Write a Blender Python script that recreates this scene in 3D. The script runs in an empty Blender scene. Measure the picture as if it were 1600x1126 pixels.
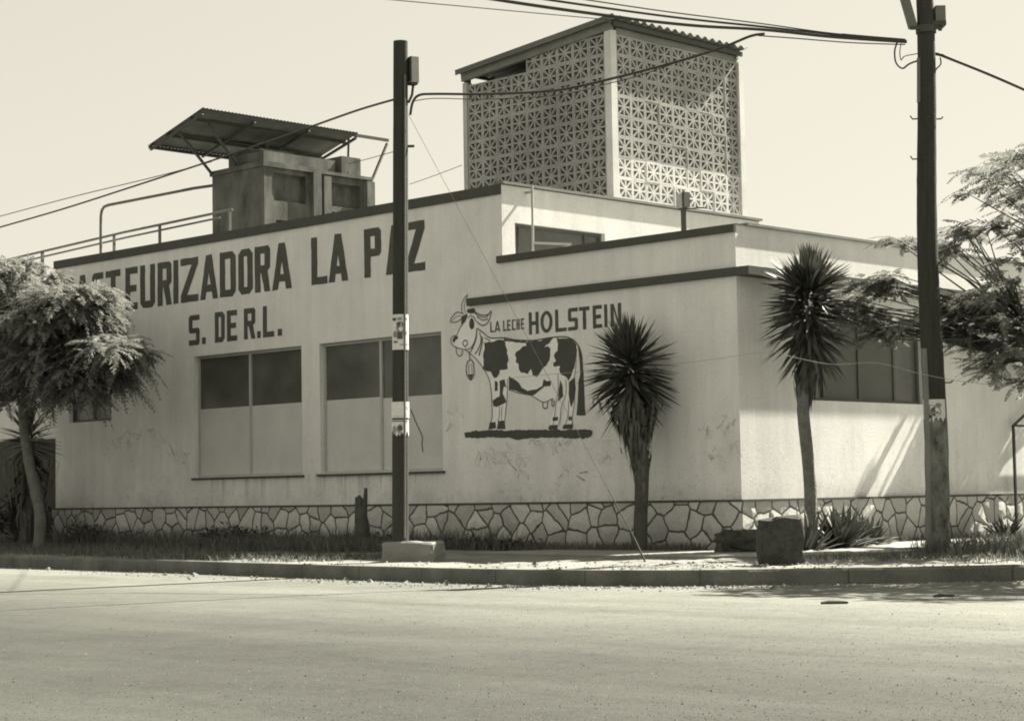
import bpy, bmesh, math, random
import numpy as np
from mathutils import Vector, Matrix
from mathutils.geometry import tessellate_polygon

C = bpy.context.scene
COL = C.collection
PI = math.pi

# ------------------------------------------------------------------ camera
CAM = Vector((18.80614372, -24.32180116, 0.95))
ROT = Matrix(((0.71394297, 0.05997397, 0.69763067),
              (0.70000431, -0.03734922, -0.71316127),
              (-0.01671515, 0.99750096, -0.06864725)))
FPX = 3036.01
cd = bpy.data.cameras.new('camera')
cam = bpy.data.objects.new('camera', cd)
COL.objects.link(cam)
cd.sensor_width = 36.0
cd.lens = FPX / 1600 * 36.0
cd.clip_start = 0.1
cd.clip_end = 3000
M4 = ROT.to_4x4()
M4.translation = CAM
cam.matrix_world = M4
C.camera = cam

# ------------------------------------------------------------------ light
SUN = Vector((0.138, 0.97, 1.0)).normalized()
w = bpy.data.worlds.new('World')
C.world = w
w.use_nodes = True
nt = w.node_tree
nt.nodes.clear()
out = nt.nodes.new('ShaderNodeOutputWorld')
bg = nt.nodes.new('ShaderNodeBackground')
sky = nt.nodes.new('ShaderNodeTexSky')
sky.sky_type = 'NISHITA'
sky.sun_disc = False
sky.sun_elevation = math.asin(SUN.z)
sky.sun_rotation = math.atan2(SUN.x, SUN.y)
sky.air_density = 1.0
sky.dust_density = 1.5
bw = nt.nodes.new('ShaderNodeRGBToBW')
tint = nt.nodes.new('ShaderNodeVectorMath')
tint.operation = 'SCALE'
tint.inputs[0].default_value = (1.0, 0.948, 0.80)
nt.links.new(sky.outputs[0], bw.inputs[0])
pw_n = nt.nodes.new('ShaderNodeMath'); pw_n.operation = 'POWER'; pw_n.inputs[1].default_value = 0.32
nt.links.new(bw.outputs[0], pw_n.inputs[0])
nt.links.new(pw_n.outputs[0], tint.inputs['Scale'])
nt.links.new(tint.outputs[0], bg.inputs[0])
bg.inputs[1].default_value = 0.122
nt.links.new(bg.outputs[0], out.inputs[0])
sl = bpy.data.lights.new('sun', 'SUN')
sl.energy = 4.8
sl.angle = math.radians(0.55)
sl.color = (1.0, 0.948, 0.81)
so = bpy.data.objects.new('sun', sl)
COL.objects.link(so)
so.rotation_euler = (-SUN).to_track_quat('-Z', 'Y').to_euler()
so.location = (0, 0, 40)
C.view_settings.view_transform = 'Standard'
C.view_settings.look = 'None'
C.view_settings.gamma = 1.0
C.view_settings.use_curve_mapping = False
C.view_settings.exposure = 2.1
try:
    C.cycles.filter_width = 1.9
except Exception:
    pass


# ------------------------------------------------------------------ helpers
def ray(px, py):
    v = Vector(((px - 800), -(py - 563), -FPX))
    return (ROT @ v).normalized()


def at(px, py, axis, val):
    """the point of a plane (axis = value) that the photo shows at this pixel"""
    r = ray(px, py)
    return CAM + r * ((val - CAM[axis]) / r[axis])


def tag(o, label=None, cat=None, group=None, kind=None):
    if label: o['label'] = label
    if cat: o['category'] = cat
    if group: o['group'] = group
    if kind: o['kind'] = kind
    return o


def thing(name, loc, label, cat, group=None):
    o = bpy.data.objects.new(name, None)
    o.empty_display_size = 0.2
    COL.objects.link(o)
    o.location = loc
    return tag(o, label, cat, group)


class MB:
    """collects faces in world space; build() links them as one mesh object"""
    def __init__(self):
        self.v = []; self.f = []; self.m = []; self.mi = 0; self.smooth = []
        self.sm = False

    def face(self, pts):
        n = len(self.v)
        self.v += [tuple(p) for p in pts]
        self.f.append(tuple(range(n, n + len(pts))))
        self.m.append(self.mi); self.smooth.append(self.sm)

    def mesh(self, vs, fs):
        n = len(self.v)
        self.v += [tuple(p) for p in vs]
        for f in fs:
            self.f.append(tuple(i + n for i in f))
            self.m.append(self.mi); self.smooth.append(self.sm)

    def box(self, a, b, mat=None):
        x0, y0, z0 = a; x1, y1, z1 = b
        vs = [(x0, y0, z0), (x1, y0, z0), (x1, y1, z0), (x0, y1, z0), (x0, y0, z1), (x1, y0, z1), (x1, y1, z1), (x0, y1, z1)]
        if mat is not None: vs = [mat @ Vector(v) for v in vs]
        self.mesh(vs, [(0, 3, 2, 1), (4, 5, 6, 7), (0, 1, 5, 4), (1, 2, 6, 5), (2, 3, 7, 6), (3, 0, 4, 7)])

    def bar(self, p, q, wd, ht=None):
        """a rectangular bar from p to q"""
        p, q = Vector(p), Vector(q)
        ht = ht or wd
        d = (q - p); L = d.length; d.normalize()
        up = Vector((0, 0, 1)) if abs(d.z) < 0.95 else Vector((0, 1, 0))
        s = d.cross(up).normalized(); u = s.cross(d)
        vs = []
        for t in (p, q):
            for a, b in ((-1, -1), (1, -1), (1, 1), (-1, 1)):
                vs.append(t + s * a * wd / 2 + u * b * ht / 2)
        self.mesh(vs, [(0, 1, 2, 3), (7, 6, 5, 4), (0, 4, 5, 1), (1, 5, 6, 2), (2, 6, 7, 3), (3, 7, 4, 0)])

    def tube(self, pts, rad, n=8, caps=True, jit=0.0, rnd=None):
        pts = [Vector(p) for p in pts]
        k = len(pts)
        if not hasattr(rad, '__len__'): rad = [rad] * k
        vs = []; fs = []
        ref = None
        for i, p in enumerate(pts):
            d = (pts[min(i + 1, k - 1)] - pts[max(i - 1, 0)]).normalized()
            if ref is None:
                ref = Vector((1, 0, 0)) if abs(d.x) < 0.8 else Vector((0, 1, 0))
            s = (ref - d * ref.dot(d)).normalized(); ref = s
            u = d.cross(s)
            for j in range(n):
                a = 2 * PI * j / n
                r = rad[i] * (1 + (rnd.uniform(-jit, jit) if rnd else 0))
                vs.append(p + s * math.cos(a) * r + u * math.sin(a) * r)
        for i in range(k - 1):
            for j in range(n):
                fs.append((i * n + j, i * n + (j + 1) % n, (i + 1) * n + (j + 1) % n, (i + 1) * n + j))
        old = self.sm; self.sm = True
        self.mesh(vs, fs)
        self.sm = False
        if caps:
            self.mesh(vs[:n], [tuple(reversed(range(n)))])
            self.mesh(vs[-n:], [tuple(range(n))])
        self.sm = old

    def build(self, name, mat, parent=None, weld=False):
        me = bpy.data.meshes.new(name)
        vs = self.v
        if parent is not None:
            o0 = Vector(parent.matrix_basis.translation)
            if parent.parent: o0 = o0 + Vector(parent.parent.matrix_basis.translation)
            vs = [(v[0] - o0.x, v[1] - o0.y, v[2] - o0.z) for v in vs]
            org = None
        else:
            a = np.array(vs)
            org = Vector(((a[:, 0].min() + a[:, 0].max()) / 2, (a[:, 1].min() + a[:, 1].max()) / 2, a[:, 2].min()))
            vs = [(v[0] - org.x, v[1] - org.y, v[2] - org.z) for v in vs]
        me.from_pydata(vs, [], self.f)
        mats = mat if isinstance(mat, (list, tuple)) else [mat]
        for m in mats: me.materials.append(m)
        me.polygons.foreach_set('material_index', self.m)
        me.polygons.foreach_set('use_smooth', self.smooth)
        if weld:
            bm = bmesh.new(); bm.from_mesh(me)
            bmesh.ops.remove_doubles(bm, verts=bm.verts, dist=1e-4)
            bm.to_mesh(me); bm.free()
        me.update()
        o = bpy.data.objects.new(name, me)
        COL.objects.link(o)
        if parent is not None: o.parent = parent
        else: o.location = org
        return o


def blades(mb, V, F):
    mb.mesh(V, F)


# ------------------------------------------------------------------ materials (the photo is a toned monochrome print)
def grey(v):
    """a warm print grey of linear reflectance v"""
    k = min(1.0, max(0.0, v / 0.4))
    return (v, v * (1.03 - 0.03 * k), v * (0.90 + 0.08 * k), 1)


def mat(name, v, rough=0.85, var=0.25, scale=3.0, detail=6, bump=0.0, bscale=40.0, fine=0.1, stretch=(1, 1, 1), spec=0.25,
        island=0.0, translucent=0.0):
    m = bpy.data.materials.new(name)
    m.use_nodes = True
    t = m.node_tree; N = t.nodes; L = t.links
    b = N['Principled BSDF']
    b.inputs['Roughness'].default_value = rough
    b.inputs['Specular IOR Level'].default_value = spec
    tc = N.new('ShaderNodeTexCoord')
    mp = N.new('ShaderNodeMapping'); mp.inputs['Scale'].default_value = stretch
    geo = N.new('ShaderNodeNewGeometry')
    L.new(geo.outputs['Position'], mp.inputs[0])
    n1 = N.new('ShaderNodeTexNoise'); n1.inputs['Scale'].default_value = scale; n1.inputs['Detail'].default_value = detail
    n1.inputs['Roughness'].default_value = 0.6
    L.new(mp.outputs[0], n1.inputs['Vector'])
    n2 = N.new('ShaderNodeTexNoise'); n2.inputs['Scale'].default_value = bscale; n2.inputs['Detail'].default_value = 4
    L.new(geo.outputs['Position'], n2.inputs['Vector'])
    # factor = 1 + var*(n1-.5)*2 + fine*(n2-.5)*2
    def math_(op, a, bb):
        q = N.new('ShaderNodeMath'); q.operation = op
        for i, x in enumerate((a, bb)):
            if isinstance(x, (int, float)): q.inputs[i].default_value = x
            else: L.new(x, q.inputs[i])
        return q.outputs[0]
    a = math_('MULTIPLY', math_('SUBTRACT', n1.outputs[0], 0.5), var * 3.2)
    c = math_('MULTIPLY', math_('SUBTRACT', n2.outputs[0], 0.5), fine * 3.2)
    fac = math_('ADD', math_('ADD', a, c), 1.0)
    if island:
        r = math_('MULTIPLY', math_('SUBTRACT', geo.outputs['Random Per Island'], 0.5), island * 2)
        fac = math_('ADD', fac, r)
    fac = math_('MAXIMUM', fac, 0.1)
    vm = N.new('ShaderNodeVectorMath'); vm.operation = 'SCALE'
    vm.inputs[0].default_value = grey(v)[:3]
    L.new(fac, vm.inputs['Scale'])
    L.new(vm.outputs[0], b.inputs['Base Color'])
    if bump:
        bp = N.new('ShaderNodeBump'); bp.inputs['Strength'].default_value = bump; bp.inputs['Distance'].default_value = 0.02
        L.new(n2.outputs[0], bp.inputs['Height'])
        L.new(bp.outputs[0], b.inputs['Normal'])
    if translucent:
        tr = N.new('ShaderNodeBsdfTranslucent')
        L.new(vm.outputs[0], tr.inputs[0])
        mx = N.new('ShaderNodeMixShader'); mx.inputs[0].default_value = translucent
        L.new(b.outputs[0], mx.inputs[1]); L.new(tr.outputs[0], mx.inputs[2])
        L.new(mx.outputs[0], N['Material Output'].inputs[0])
    return m


def noise_node(N, L, vec, scale, detail=5, rough=0.6, dist=0.0):
    n = N.new('ShaderNodeTexNoise')
    n.inputs['Scale'].default_value = scale; n.inputs['Detail'].default_value = detail
    n.inputs['Roughness'].default_value = rough; n.inputs['Distortion'].default_value = dist
    L.new(vec, n.inputs['Vector'])
    return n.outputs[0]


def ramp(N, L, fac, stops):
    r = N.new('ShaderNodeValToRGB')
    el = r.color_ramp.elements
    while len(el) < len(stops): el.new(0.5)
    for e, (p, v) in zip(el, stops):
        e.position = p; e.color = grey(v) if v <= 1 else (1, 1, 1, 1)
    L.new(fac, r.inputs[0])
    return r.outputs[0]


def stucco(name, v):
    """rough painted stucco: mottled, with rain streaks and a scuffed, dirty lower part"""
    m = bpy.data.materials.new(name); m.use_nodes = True
    t = m.node_tree; N = t.nodes; L = t.links; b = N['Principled BSDF']
    b.inputs['Roughness'].default_value = 0.9; b.inputs['Specular IOR Level'].default_value = 0.15
    geo = N.new('ShaderNodeNewGeometry'); P = geo.outputs['Position']
    mp = N.new('ShaderNodeMapping'); mp.inputs['Scale'].default_value = (2.2, 2.2, 0.22)
    L.new(P, mp.inputs[0])
    blot = noise_node(N, L, P, 0.9, 7, 0.65)
    streak = noise_node(N, L, mp.outputs[0], 2.0, 5, 0.6)
    fine = noise_node(N, L, P, 30, 4, 0.7)
    scuff = noise_node(N, L, P, 7, 6, 0.7, 1.2)
    sep = N.new('ShaderNodeSeparateXYZ'); L.new(P, sep.inputs[0])
    def mth(op, a, c, d=None):
        q = N.new('ShaderNodeMath'); q.operation = op
        for i, x in enumerate((a, c)):
            if isinstance(x, (int, float)): q.inputs[i].default_value = x
            else: L.new(x, q.inputs[i])
        return q.outputs[0]
    low = N.new('ShaderNodeMapRange'); low.inputs[1].default_value = 0.7; low.inputs[2].default_value = 2.6
    low.inputs[3].default_value = 1.0; low.inputs[4].default_value = 0.0
    L.new(sep.outputs[2], low.inputs[0])
    f = mth('ADD', 1.0, mth('MULTIPLY', mth('SUBTRACT', blot, 0.5), 0.42))
    f = mth('ADD', f, mth('MULTIPLY', mth('SUBTRACT', streak, 0.5), 0.30))
    f = mth('ADD', f, mth('MULTIPLY', mth('SUBTRACT', fine, 0.5), 0.5))
    sc = N.new('ShaderNodeMapRange'); sc.inputs[1].default_value = 0.52; sc.inputs[2].default_value = 0.72
    L.new(scuff, sc.inputs[0])
    f = mth('SUBTRACT', f, mth('MULTIPLY', mth('MULTIPLY', sc.outputs[0], low.outputs[0]), 0.28))
    dz = N.new('ShaderNodeMapRange'); dz.inputs[1].default_value = 0.85; dz.inputs[2].default_value = 1.37
    L.new(sep.outputs[2], dz.inputs[0])
    under = mth('MULTIPLY', dz.outputs[0], mth('LESS_THAN', sep.outputs[2], 1.42))
    inx = mth('MULTIPLY', mth('GREATER_THAN', sep.outputs[0], -14.4), mth('LESS_THAN', sep.outputs[0], -6.8))
    mp2 = N.new('ShaderNodeMapping'); mp2.inputs['Scale'].default_value = (4.0, 4.0, 0.3); L.new(P, mp2.inputs[0])
    st2 = N.new('ShaderNodeMapRange'); st2.inputs[1].default_value = 0.48; st2.inputs[2].default_value = 0.7
    L.new(noise_node(N, L, mp2.outputs[0], 1.6, 5, 0.65), st2.inputs[0])
    f = mth('SUBTRACT', f, mth('MULTIPLY', mth('MULTIPLY', under, inx), mth('MULTIPLY', st2.outputs[0], 0.45)))
    # damp, splashed strip just above the plinth and flaked patches
    spl = N.new('ShaderNodeMapRange'); spl.inputs[1].default_value = 0.8; spl.inputs[2].default_value = 1.15; spl.inputs[3].default_value = 0.16; spl.inputs[4].default_value = 0.0
    L.new(mth('ADD', sep.outputs[2], mth('MULTIPLY', mth('SUBTRACT', blot, 0.5), 0.8)), spl.inputs[0])
    f = mth('SUBTRACT', f, spl.outputs[0])
    fl = N.new('ShaderNodeMapRange'); fl.inputs[1].default_value = 0.66; fl.inputs[2].default_value = 0.69
    L.new(noise_node(N, L, P, 2.6, 8, 0.72, 0.4), fl.inputs[0])
    f = mth('SUBTRACT', f, mth('MULTIPLY', fl.outputs[0], 0.16))
    vm = N.new('ShaderNodeVectorMath'); vm.operation = 'SCALE'; vm.inputs[0].default_value = grey(v)[:3]
    L.new(f, vm.inputs['Scale']); L.new(vm.outputs[0], b.inputs['Base Color'])
    bp = N.new('ShaderNodeBump'); bp.inputs['Strength'].default_value = 0.35; bp.inputs['Distance'].default_value = 0.012
    L.new(fine, bp.inputs['Height']); L.new(bp.outputs[0], b.inputs['Normal'])
    return m


def rubble(name):
    """crazy-paved stone facing with dark raised joints"""
    m = bpy.data.materials.new(name); m.use_nodes = True
    t = m.node_tree; N = t.nodes; L = t.links; b = N['Principled BSDF']
    b.inputs['Roughness'].default_value = 0.9; b.inputs['Specular IOR Level'].default_value = 0.2
    geo = N.new('ShaderNodeNewGeometry'); P = geo.outputs['Position']
    sep = N.new('ShaderNodeSeparateXYZ'); L.new(P, sep.inputs[0])
    ad = N.new('ShaderNodeMath'); ad.operation = 'ADD'
    L.new(sep.outputs[0], ad.inputs[0]); L.new(sep.outputs[1], ad.inputs[1])
    cb = N.new('ShaderNodeCombineXYZ'); L.new(ad.outputs[0], cb.inputs[0]); L.new(sep.outputs[2], cb.inputs[1])
    nz = N.new('ShaderNodeTexNoise'); nz.inputs['Scale'].default_value = 3.5; L.new(cb.outputs[0], nz.inputs['Vector'])
    sc = N.new('ShaderNodeVectorMath'); sc.operation = 'MULTIPLY_ADD'
    sc.inputs[1].default_value = (0.12, 0.12, 0)
    L.new(nz.outputs['Color'], sc.inputs[0]); L.new(cb.outputs[0], sc.inputs[2])
    vo = N.new('ShaderNodeTexVoronoi'); vo.voronoi_dimensions = '2D'; vo.feature = 'DISTANCE_TO_EDGE'
    vo.inputs['Scale'].default_value = 2.75; vo.inputs['Randomness'].default_value = 1.0
    L.new(sc.outputs[0], vo.inputs['Vector'])
    vc = N.new('ShaderNodeTexVoronoi'); vc.voronoi_dimensions = '2D'; vc.inputs['Scale'].default_value = 2.75
    L.new(sc.outputs[0], vc.inputs['Vector'])
    mr = N.new('ShaderNodeMapRange'); mr.inputs[1].default_value = 0.03; mr.inputs[2].default_value = 0.065
    mr.inputs[3].default_value = 0.09; mr.inputs[4].default_value = 0.50
    L.new(vo.outputs['Distance'], mr.inputs[0])
    sp = N.new('ShaderNodeSeparateXYZ'); L.new(vc.outputs['Color'], sp.inputs[0])
    va = N.new('ShaderNodeMapRange'); va.inputs[3].default_value = 0.76; va.inputs[4].default_value = 1.16
    L.new(sp.outputs[0], va.inputs[0])
    fn = noise_node(N, L, P, 18, 5, 0.7)
    fm = N.new('ShaderNodeMapRange'); fm.inputs[3].default_value = 0.7; fm.inputs[4].default_value = 1.3; L.new(fn, fm.inputs[0])
    a = N.new('ShaderNodeMath'); a.operation = 'MULTIPLY'; L.new(mr.outputs[0], a.inputs[0]); L.new(va.outputs[0], a.inputs[1])
    a2 = N.new('ShaderNodeMath'); a2.operation = 'MULTIPLY'; L.new(a.outputs[0], a2.inputs[0]); L.new(fm.outputs[0], a2.inputs[1])
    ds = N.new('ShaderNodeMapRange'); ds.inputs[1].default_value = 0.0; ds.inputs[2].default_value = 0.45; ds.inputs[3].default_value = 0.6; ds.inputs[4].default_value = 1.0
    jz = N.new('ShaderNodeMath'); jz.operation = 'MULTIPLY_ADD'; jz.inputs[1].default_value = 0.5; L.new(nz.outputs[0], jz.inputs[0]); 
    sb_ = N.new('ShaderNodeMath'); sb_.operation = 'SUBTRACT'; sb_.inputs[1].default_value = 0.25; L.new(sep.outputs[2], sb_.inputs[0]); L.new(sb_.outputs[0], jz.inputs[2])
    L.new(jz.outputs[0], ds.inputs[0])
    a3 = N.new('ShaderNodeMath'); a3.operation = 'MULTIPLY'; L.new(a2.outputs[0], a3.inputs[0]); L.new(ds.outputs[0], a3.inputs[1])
    vm = N.new('ShaderNodeVectorMath'); vm.operation = 'SCALE'; vm.inputs[0].default_value = (1, 1.0, 0.95)
    L.new(a3.outputs[0], vm.inputs['Scale']); L.new(vm.outputs[0], b.inputs['Base Color'])
    bp = N.new('ShaderNodeBump'); bp.inputs['Strength'].default_value = 0.9; bp.inputs['Distance'].default_value = 0.06
    L.new(vo.outputs['Distance'], bp.inputs['Height']); L.new(bp.outputs[0], b.inputs['Normal'])
    return m


def road_mat(name):
    """worn asphalt under drifted dust: paler dust banks by the kerb, swept tracks along the road"""
    m = bpy.data.materials.new(name); m.use_nodes = True
    t = m.node_tree; N = t.nodes; L = t.links; b = N['Principled BSDF']
    b.inputs['Roughness'].default_value = 0.9; b.inputs['Specular IOR Level'].default_value = 0.2
    geo = N.new('ShaderNodeNewGeometry'); P = geo.outputs['Position']
    sep = N.new('ShaderNodeSeparateXYZ'); L.new(P, sep.inputs[0])
    mp = N.new('ShaderNodeMapping'); mp.inputs['Scale'].default_value = (0.12, 0.75, 1); mp.inputs['Rotation'].default_value = (0, 0, math.radians(-14))
    L.new(P, mp.inputs[0])
    track = noise_node(N, L, mp.outputs[0], 1.0, 6, 0.62, 0.6)
    patch = noise_node(N, L, P, 0.35, 6, 0.6, 0.5)
    grain = noise_node(N, L, P, 16, 7, 0.8)
    mid = noise_node(N, L, P, 4.0, 5, 0.65)
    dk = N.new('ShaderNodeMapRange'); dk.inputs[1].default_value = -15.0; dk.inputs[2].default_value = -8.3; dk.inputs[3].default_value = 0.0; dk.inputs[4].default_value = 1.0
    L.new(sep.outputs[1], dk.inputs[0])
    def mth(op, a, c):
        q = N.new('ShaderNodeMath'); q.operation = op
        for i, x in enumerate((a, c)):
            if isinstance(x, (int, float)): q.inputs[i].default_value = x
            else: L.new(x, q.inputs[i])
        return q.outputs[0]
    f = mth('ADD', mth('MULTIPLY', mth('SUBTRACT', track, 0.5), 1.15), mth('MULTIPLY', mth('SUBTRACT', patch, 0.5), 0.9))
    f = mth('ADD', f, mth('MULTIPLY', mth('SUBTRACT', mid, 0.5), 0.6))
    f = mth('ADD', f, mth('MULTIPLY', mth('SUBTRACT', grain, 0.5), 1.0))
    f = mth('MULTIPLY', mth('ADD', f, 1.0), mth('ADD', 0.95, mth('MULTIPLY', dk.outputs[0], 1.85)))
    f = mth('MAXIMUM', f, 0.2)
    vm = N.new('ShaderNodeVectorMath'); vm.operation = 'SCALE'; vm.inputs[0].default_value = grey(ROAD_V)[:3]
    L.new(f, vm.inputs['Scale']); L.new(vm.outputs[0], b.inputs['Base Color'])
    bp = N.new('ShaderNodeBump'); bp.inputs['Strength'].default_value = 0.45; bp.inputs['Distance'].default_value = 0.015
    L.new(grain, bp.inputs['Height']); L.new(bp.outputs[0], b.inputs['Normal'])
    return m


ROAD_V = 0.043
WALL = stucco('stucco', 0.70)
WHITEWALL = WALL
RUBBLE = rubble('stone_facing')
BAND = mat('dark_paint', 0.075, 0.8, 0.15, 2.0, fine=0.12)
LETTER = mat('sign_paint', 0.085, 0.85, 0.25, 2.5, fine=0.35, bscale=35)
COWDARK = mat('mural_paint', 0.075, 0.85, 0.15, 3.0, fine=0.15)
COWWHITE = mat('whitewash', 0.80, 0.9, 0.1, 3.0, fine=0.1)
SCRIB = mat('scratches', 0.55, 0.9, 0.3, 6.0)
GLASS = mat('dusty_glass', 0.085, 0.28, 0.45, 1.0, fine=0.2, spec=0.5, bump=0.15, bscale=3)
SHUT = mat('painted_panel', 0.54, 0.7, 0.12, 1.5, fine=0.10, bscale=25)
SHUTD = mat('dark_panel', 0.11, 0.7, 0.15, 1.5, fine=0.1)
FRAME = mat('window_frame', 0.42, 0.6, 0.1, 3)
CONC = mat('concrete', 0.20, 0.9, 0.25, 2.0, bump=0.3, fine=0.15)
OLDCONC = mat('weathered_concrete', 0.115, 0.9, 0.75, 1.8, bump=0.4, fine=0.2, stretch=(1.5, 1.5, 0.6))
TOWER = mat('block_concrete', 0.42, 0.9, 0.18, 1.2, bump=0.2, fine=0.15)
TOWERG = mat('grey_block', 0.33, 0.9, 0.35, 0.9, bump=0.2, fine=0.2)
TOWERW = mat('whitewashed_block', 0.62, 0.9, 0.2, 1.2, bump=0.2, fine=0.15)
SHEET = mat('roof_sheet', 0.13, 0.7, 0.3, 1.6, fine=0.1, stretch=(0.4, 2, 1))
STEEL = mat('dark_steel', 0.06, 0.6, 0.2, 4)
PIPE = mat('painted_pipe', 0.14, 0.6, 0.2, 4)
POLE = mat('pole_wood', 0.04, 0.85, 0.35, 3.0, bump=0.4, fine=0.25, stretch=(6, 6, 0.5))
POLE2 = mat('scraped_pole', 0.15, 0.85, 1.0, 2.2, bump=0.4, fine=0.3, stretch=(3, 3, 1.6))
METAL = mat('galvanised', 0.34, 0.5, 0.15, 4)
CABLE = mat('cable', 0.05, 0.7, 0.1, 2)
WIRE = mat('thin_wire', 0.045, 0.6, 0.1, 2)
PAPER = mat('paper', 0.62, 0.9, 0.12, 9)
INK = mat('ink', 0.09, 0.9, 0.3, 20)
INK2 = mat('faded_ink', 0.24, 0.9, 0.3, 20)
def add_joints(m, pitch):
    t = m.node_tree; N = t.nodes; L = t.links; b = N['Principled BSDF']
    src = b.inputs['Base Color'].links[0].from_socket
    geo = N.new('ShaderNodeNewGeometry'); sep = N.new('ShaderNodeSeparateXYZ'); L.new(geo.outputs['Position'], sep.inputs[0])
    dv = N.new('ShaderNodeMath'); dv.operation = 'DIVIDE'; dv.inputs[1].default_value = pitch; L.new(sep.outputs[0], dv.inputs[0])
    fr = N.new('ShaderNodeMath'); fr.operation = 'FRACT'; L.new(dv.outputs[0], fr.inputs[0])
    lt = N.new('ShaderNodeMath'); lt.operation = 'GREATER_THAN'; lt.inputs[1].default_value = 0.015; L.new(fr.outputs[0], lt.inputs[0])
    mr = N.new('ShaderNodeMapRange'); mr.inputs[3].default_value = 0.62; L.new(lt.outputs[0], mr.inputs[0])
    vm = N.new('ShaderNodeVectorMath'); vm.operation = 'SCALE'; L.new(src, vm.inputs[0]); L.new(mr.outputs[0], vm.inputs['Scale'])
    L.new(vm.outputs[0], b.inputs['Base Color'])


KERB = mat('kerb_concrete', 0.13, 0.9, 0.6, 1.5, bump=0.4, fine=0.2)
add_joints(KERB, 1.35)
DIRT = mat('dusty_soil', 0.16, 0.95, 0.5, 0.9, detail=8, bump=0.5, bscale=18, fine=0.25)
PATH = mat('concrete_path', 0.22, 0.95, 0.25, 1.2, bump=0.3, bscale=20, fine=0.15)
ROCK = mat('dark_rock', 0.055, 0.95, 0.4, 4, bump=0.8, bscale=16, fine=0.3)
BARK = mat('bark', 0.15, 0.95, 0.35, 5, bump=0.7, bscale=30, fine=0.3)
BARKD = mat('dark_bark', 0.08, 0.95, 0.35, 5, bump=0.7, bscale=30, fine=0.3)
DEADLEAF = mat('dead_leaves', 0.09, 0.9, 0.3, 6, island=0.4)
LEAF = mat('feathery_leaves', 0.20, 0.95, 0.3, 2.0, island=0.35, translucent=0.4, spec=0.08)
LEAFR = mat('spray_leaves', 0.19, 0.95, 0.3, 2.0, island=0.35, translucent=0.45, spec=0.08)
YUCCA = mat('sword_leaves', 0.072, 0.5, 0.2, 3.0, island=0.4, translucent=0.1, spec=0.4)
SHRUB = mat('shrub_leaves', 0.07, 0.7, 0.3, 3.0, island=0.4, translucent=0.2)
GRASS = mat('dry_grass', 0.13, 0.8, 0.4, 1.5, island=0.4, translucent=0.3)
GRIT = mat('grit', 0.09, 0.95, 0.2, 3, island=0.7)
ROADM = road_mat('dusty_road')


# ------------------------------------------------------------------ ground, road, kerb
def smooth_path(pts, n=8):
    out = []
    P = [Vector((*p, 0)) for p in pts]
    for i in range(len(P) - 1):
        p0 = P[max(i - 1, 0)]; p1 = P[i]; p2 = P[i + 1]; p3 = P[min(i + 2, len(P) - 1)]
        for k in range(n):
            t = k / n
            out.append(0.5 * ((2 * p1) + (p2 - p0) * t + (2 * p0 - 5 * p1 + 4 * p2 - p3) * t * t + (-p0 + 3 * p1 - 3 * p2 + p3) * t ** 3))
    out.append(P[-1])
    return out


KP = smooth_path([(-60, -5.2), (-30, -5.6), (-12, -6.0), (-7, -6.3), (-3.5, -6.6), (0, -6.85), (2, -6.8), (3.6, -6.35), (4.8, -5.5),
                  (6.0, -4.4), (7.0, -3.1), (7.6, -1.0), (8.0, 3.0), (8.6, 15), (9.5, 40), (11, 80)])
RZ = -0.18
g = MB(); g.face([(-900, -900, RZ - 0.03), (900, -900, RZ - 0.03), (900, 900, RZ - 0.03), (-900, 900, RZ - 0.03)])
tag(g.build('ground', DIRT), kind='structure')
g = MB(); g.face([(-70, -60, RZ), (40, -60, RZ), (40, 90, RZ), (-70, 90, RZ)])
tag(g.build('road', ROADM), kind='structure')


def offs(path, d):
    out = []
    for i, p in enumerate(path):
        t = (path[min(i + 1, len(path) - 1)] - path[max(i - 1, 0)]).normalized()
        out.append(p + Vector((-t.y, t.x, 0)) * d)
    return out


rk = random.Random(4)
for p in KP[8:-16]:
    p.x += rk.uniform(-.02, .02); p.y += rk.uniform(-.025, .025)
KI = offs(KP, 0.17)
g = MB()
for i in range(len(KP) - 1):
    n = 3
    zj = [rk.uniform(-.012, .012) for _ in range(n)]
    for k in range(n):
        a = KP[i].lerp(KP[i + 1], k / n); b = KP[i].lerp(KP[i + 1], (k + 1) / n)
        c = KI[i].lerp(KI[i + 1], k / n); d = KI[i].lerp(KI[i + 1], (k + 1) / n)
        z = 0.012
        e = Vector((0, 0, z)); l = Vector((0, 0, -0.35))
        ai = a.lerp(c, 0.12); bi = b.lerp(d, 0.12)
        g.face([a + l, b + l, b + Vector((0, 0, z - 0.03)), a + Vector((0, 0, z - 0.03))])
        g.face([a + Vector((0, 0, z - 0.03)), b + Vector((0, 0, z - 0.03)), bi + e, ai + e])
        g.face([ai + e, bi + e, d + e, c + e])
        g.face([d + l, c + l, c + e, d + e])
tag(g.build('kerb', KERB, weld=True), kind='structure')

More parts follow.
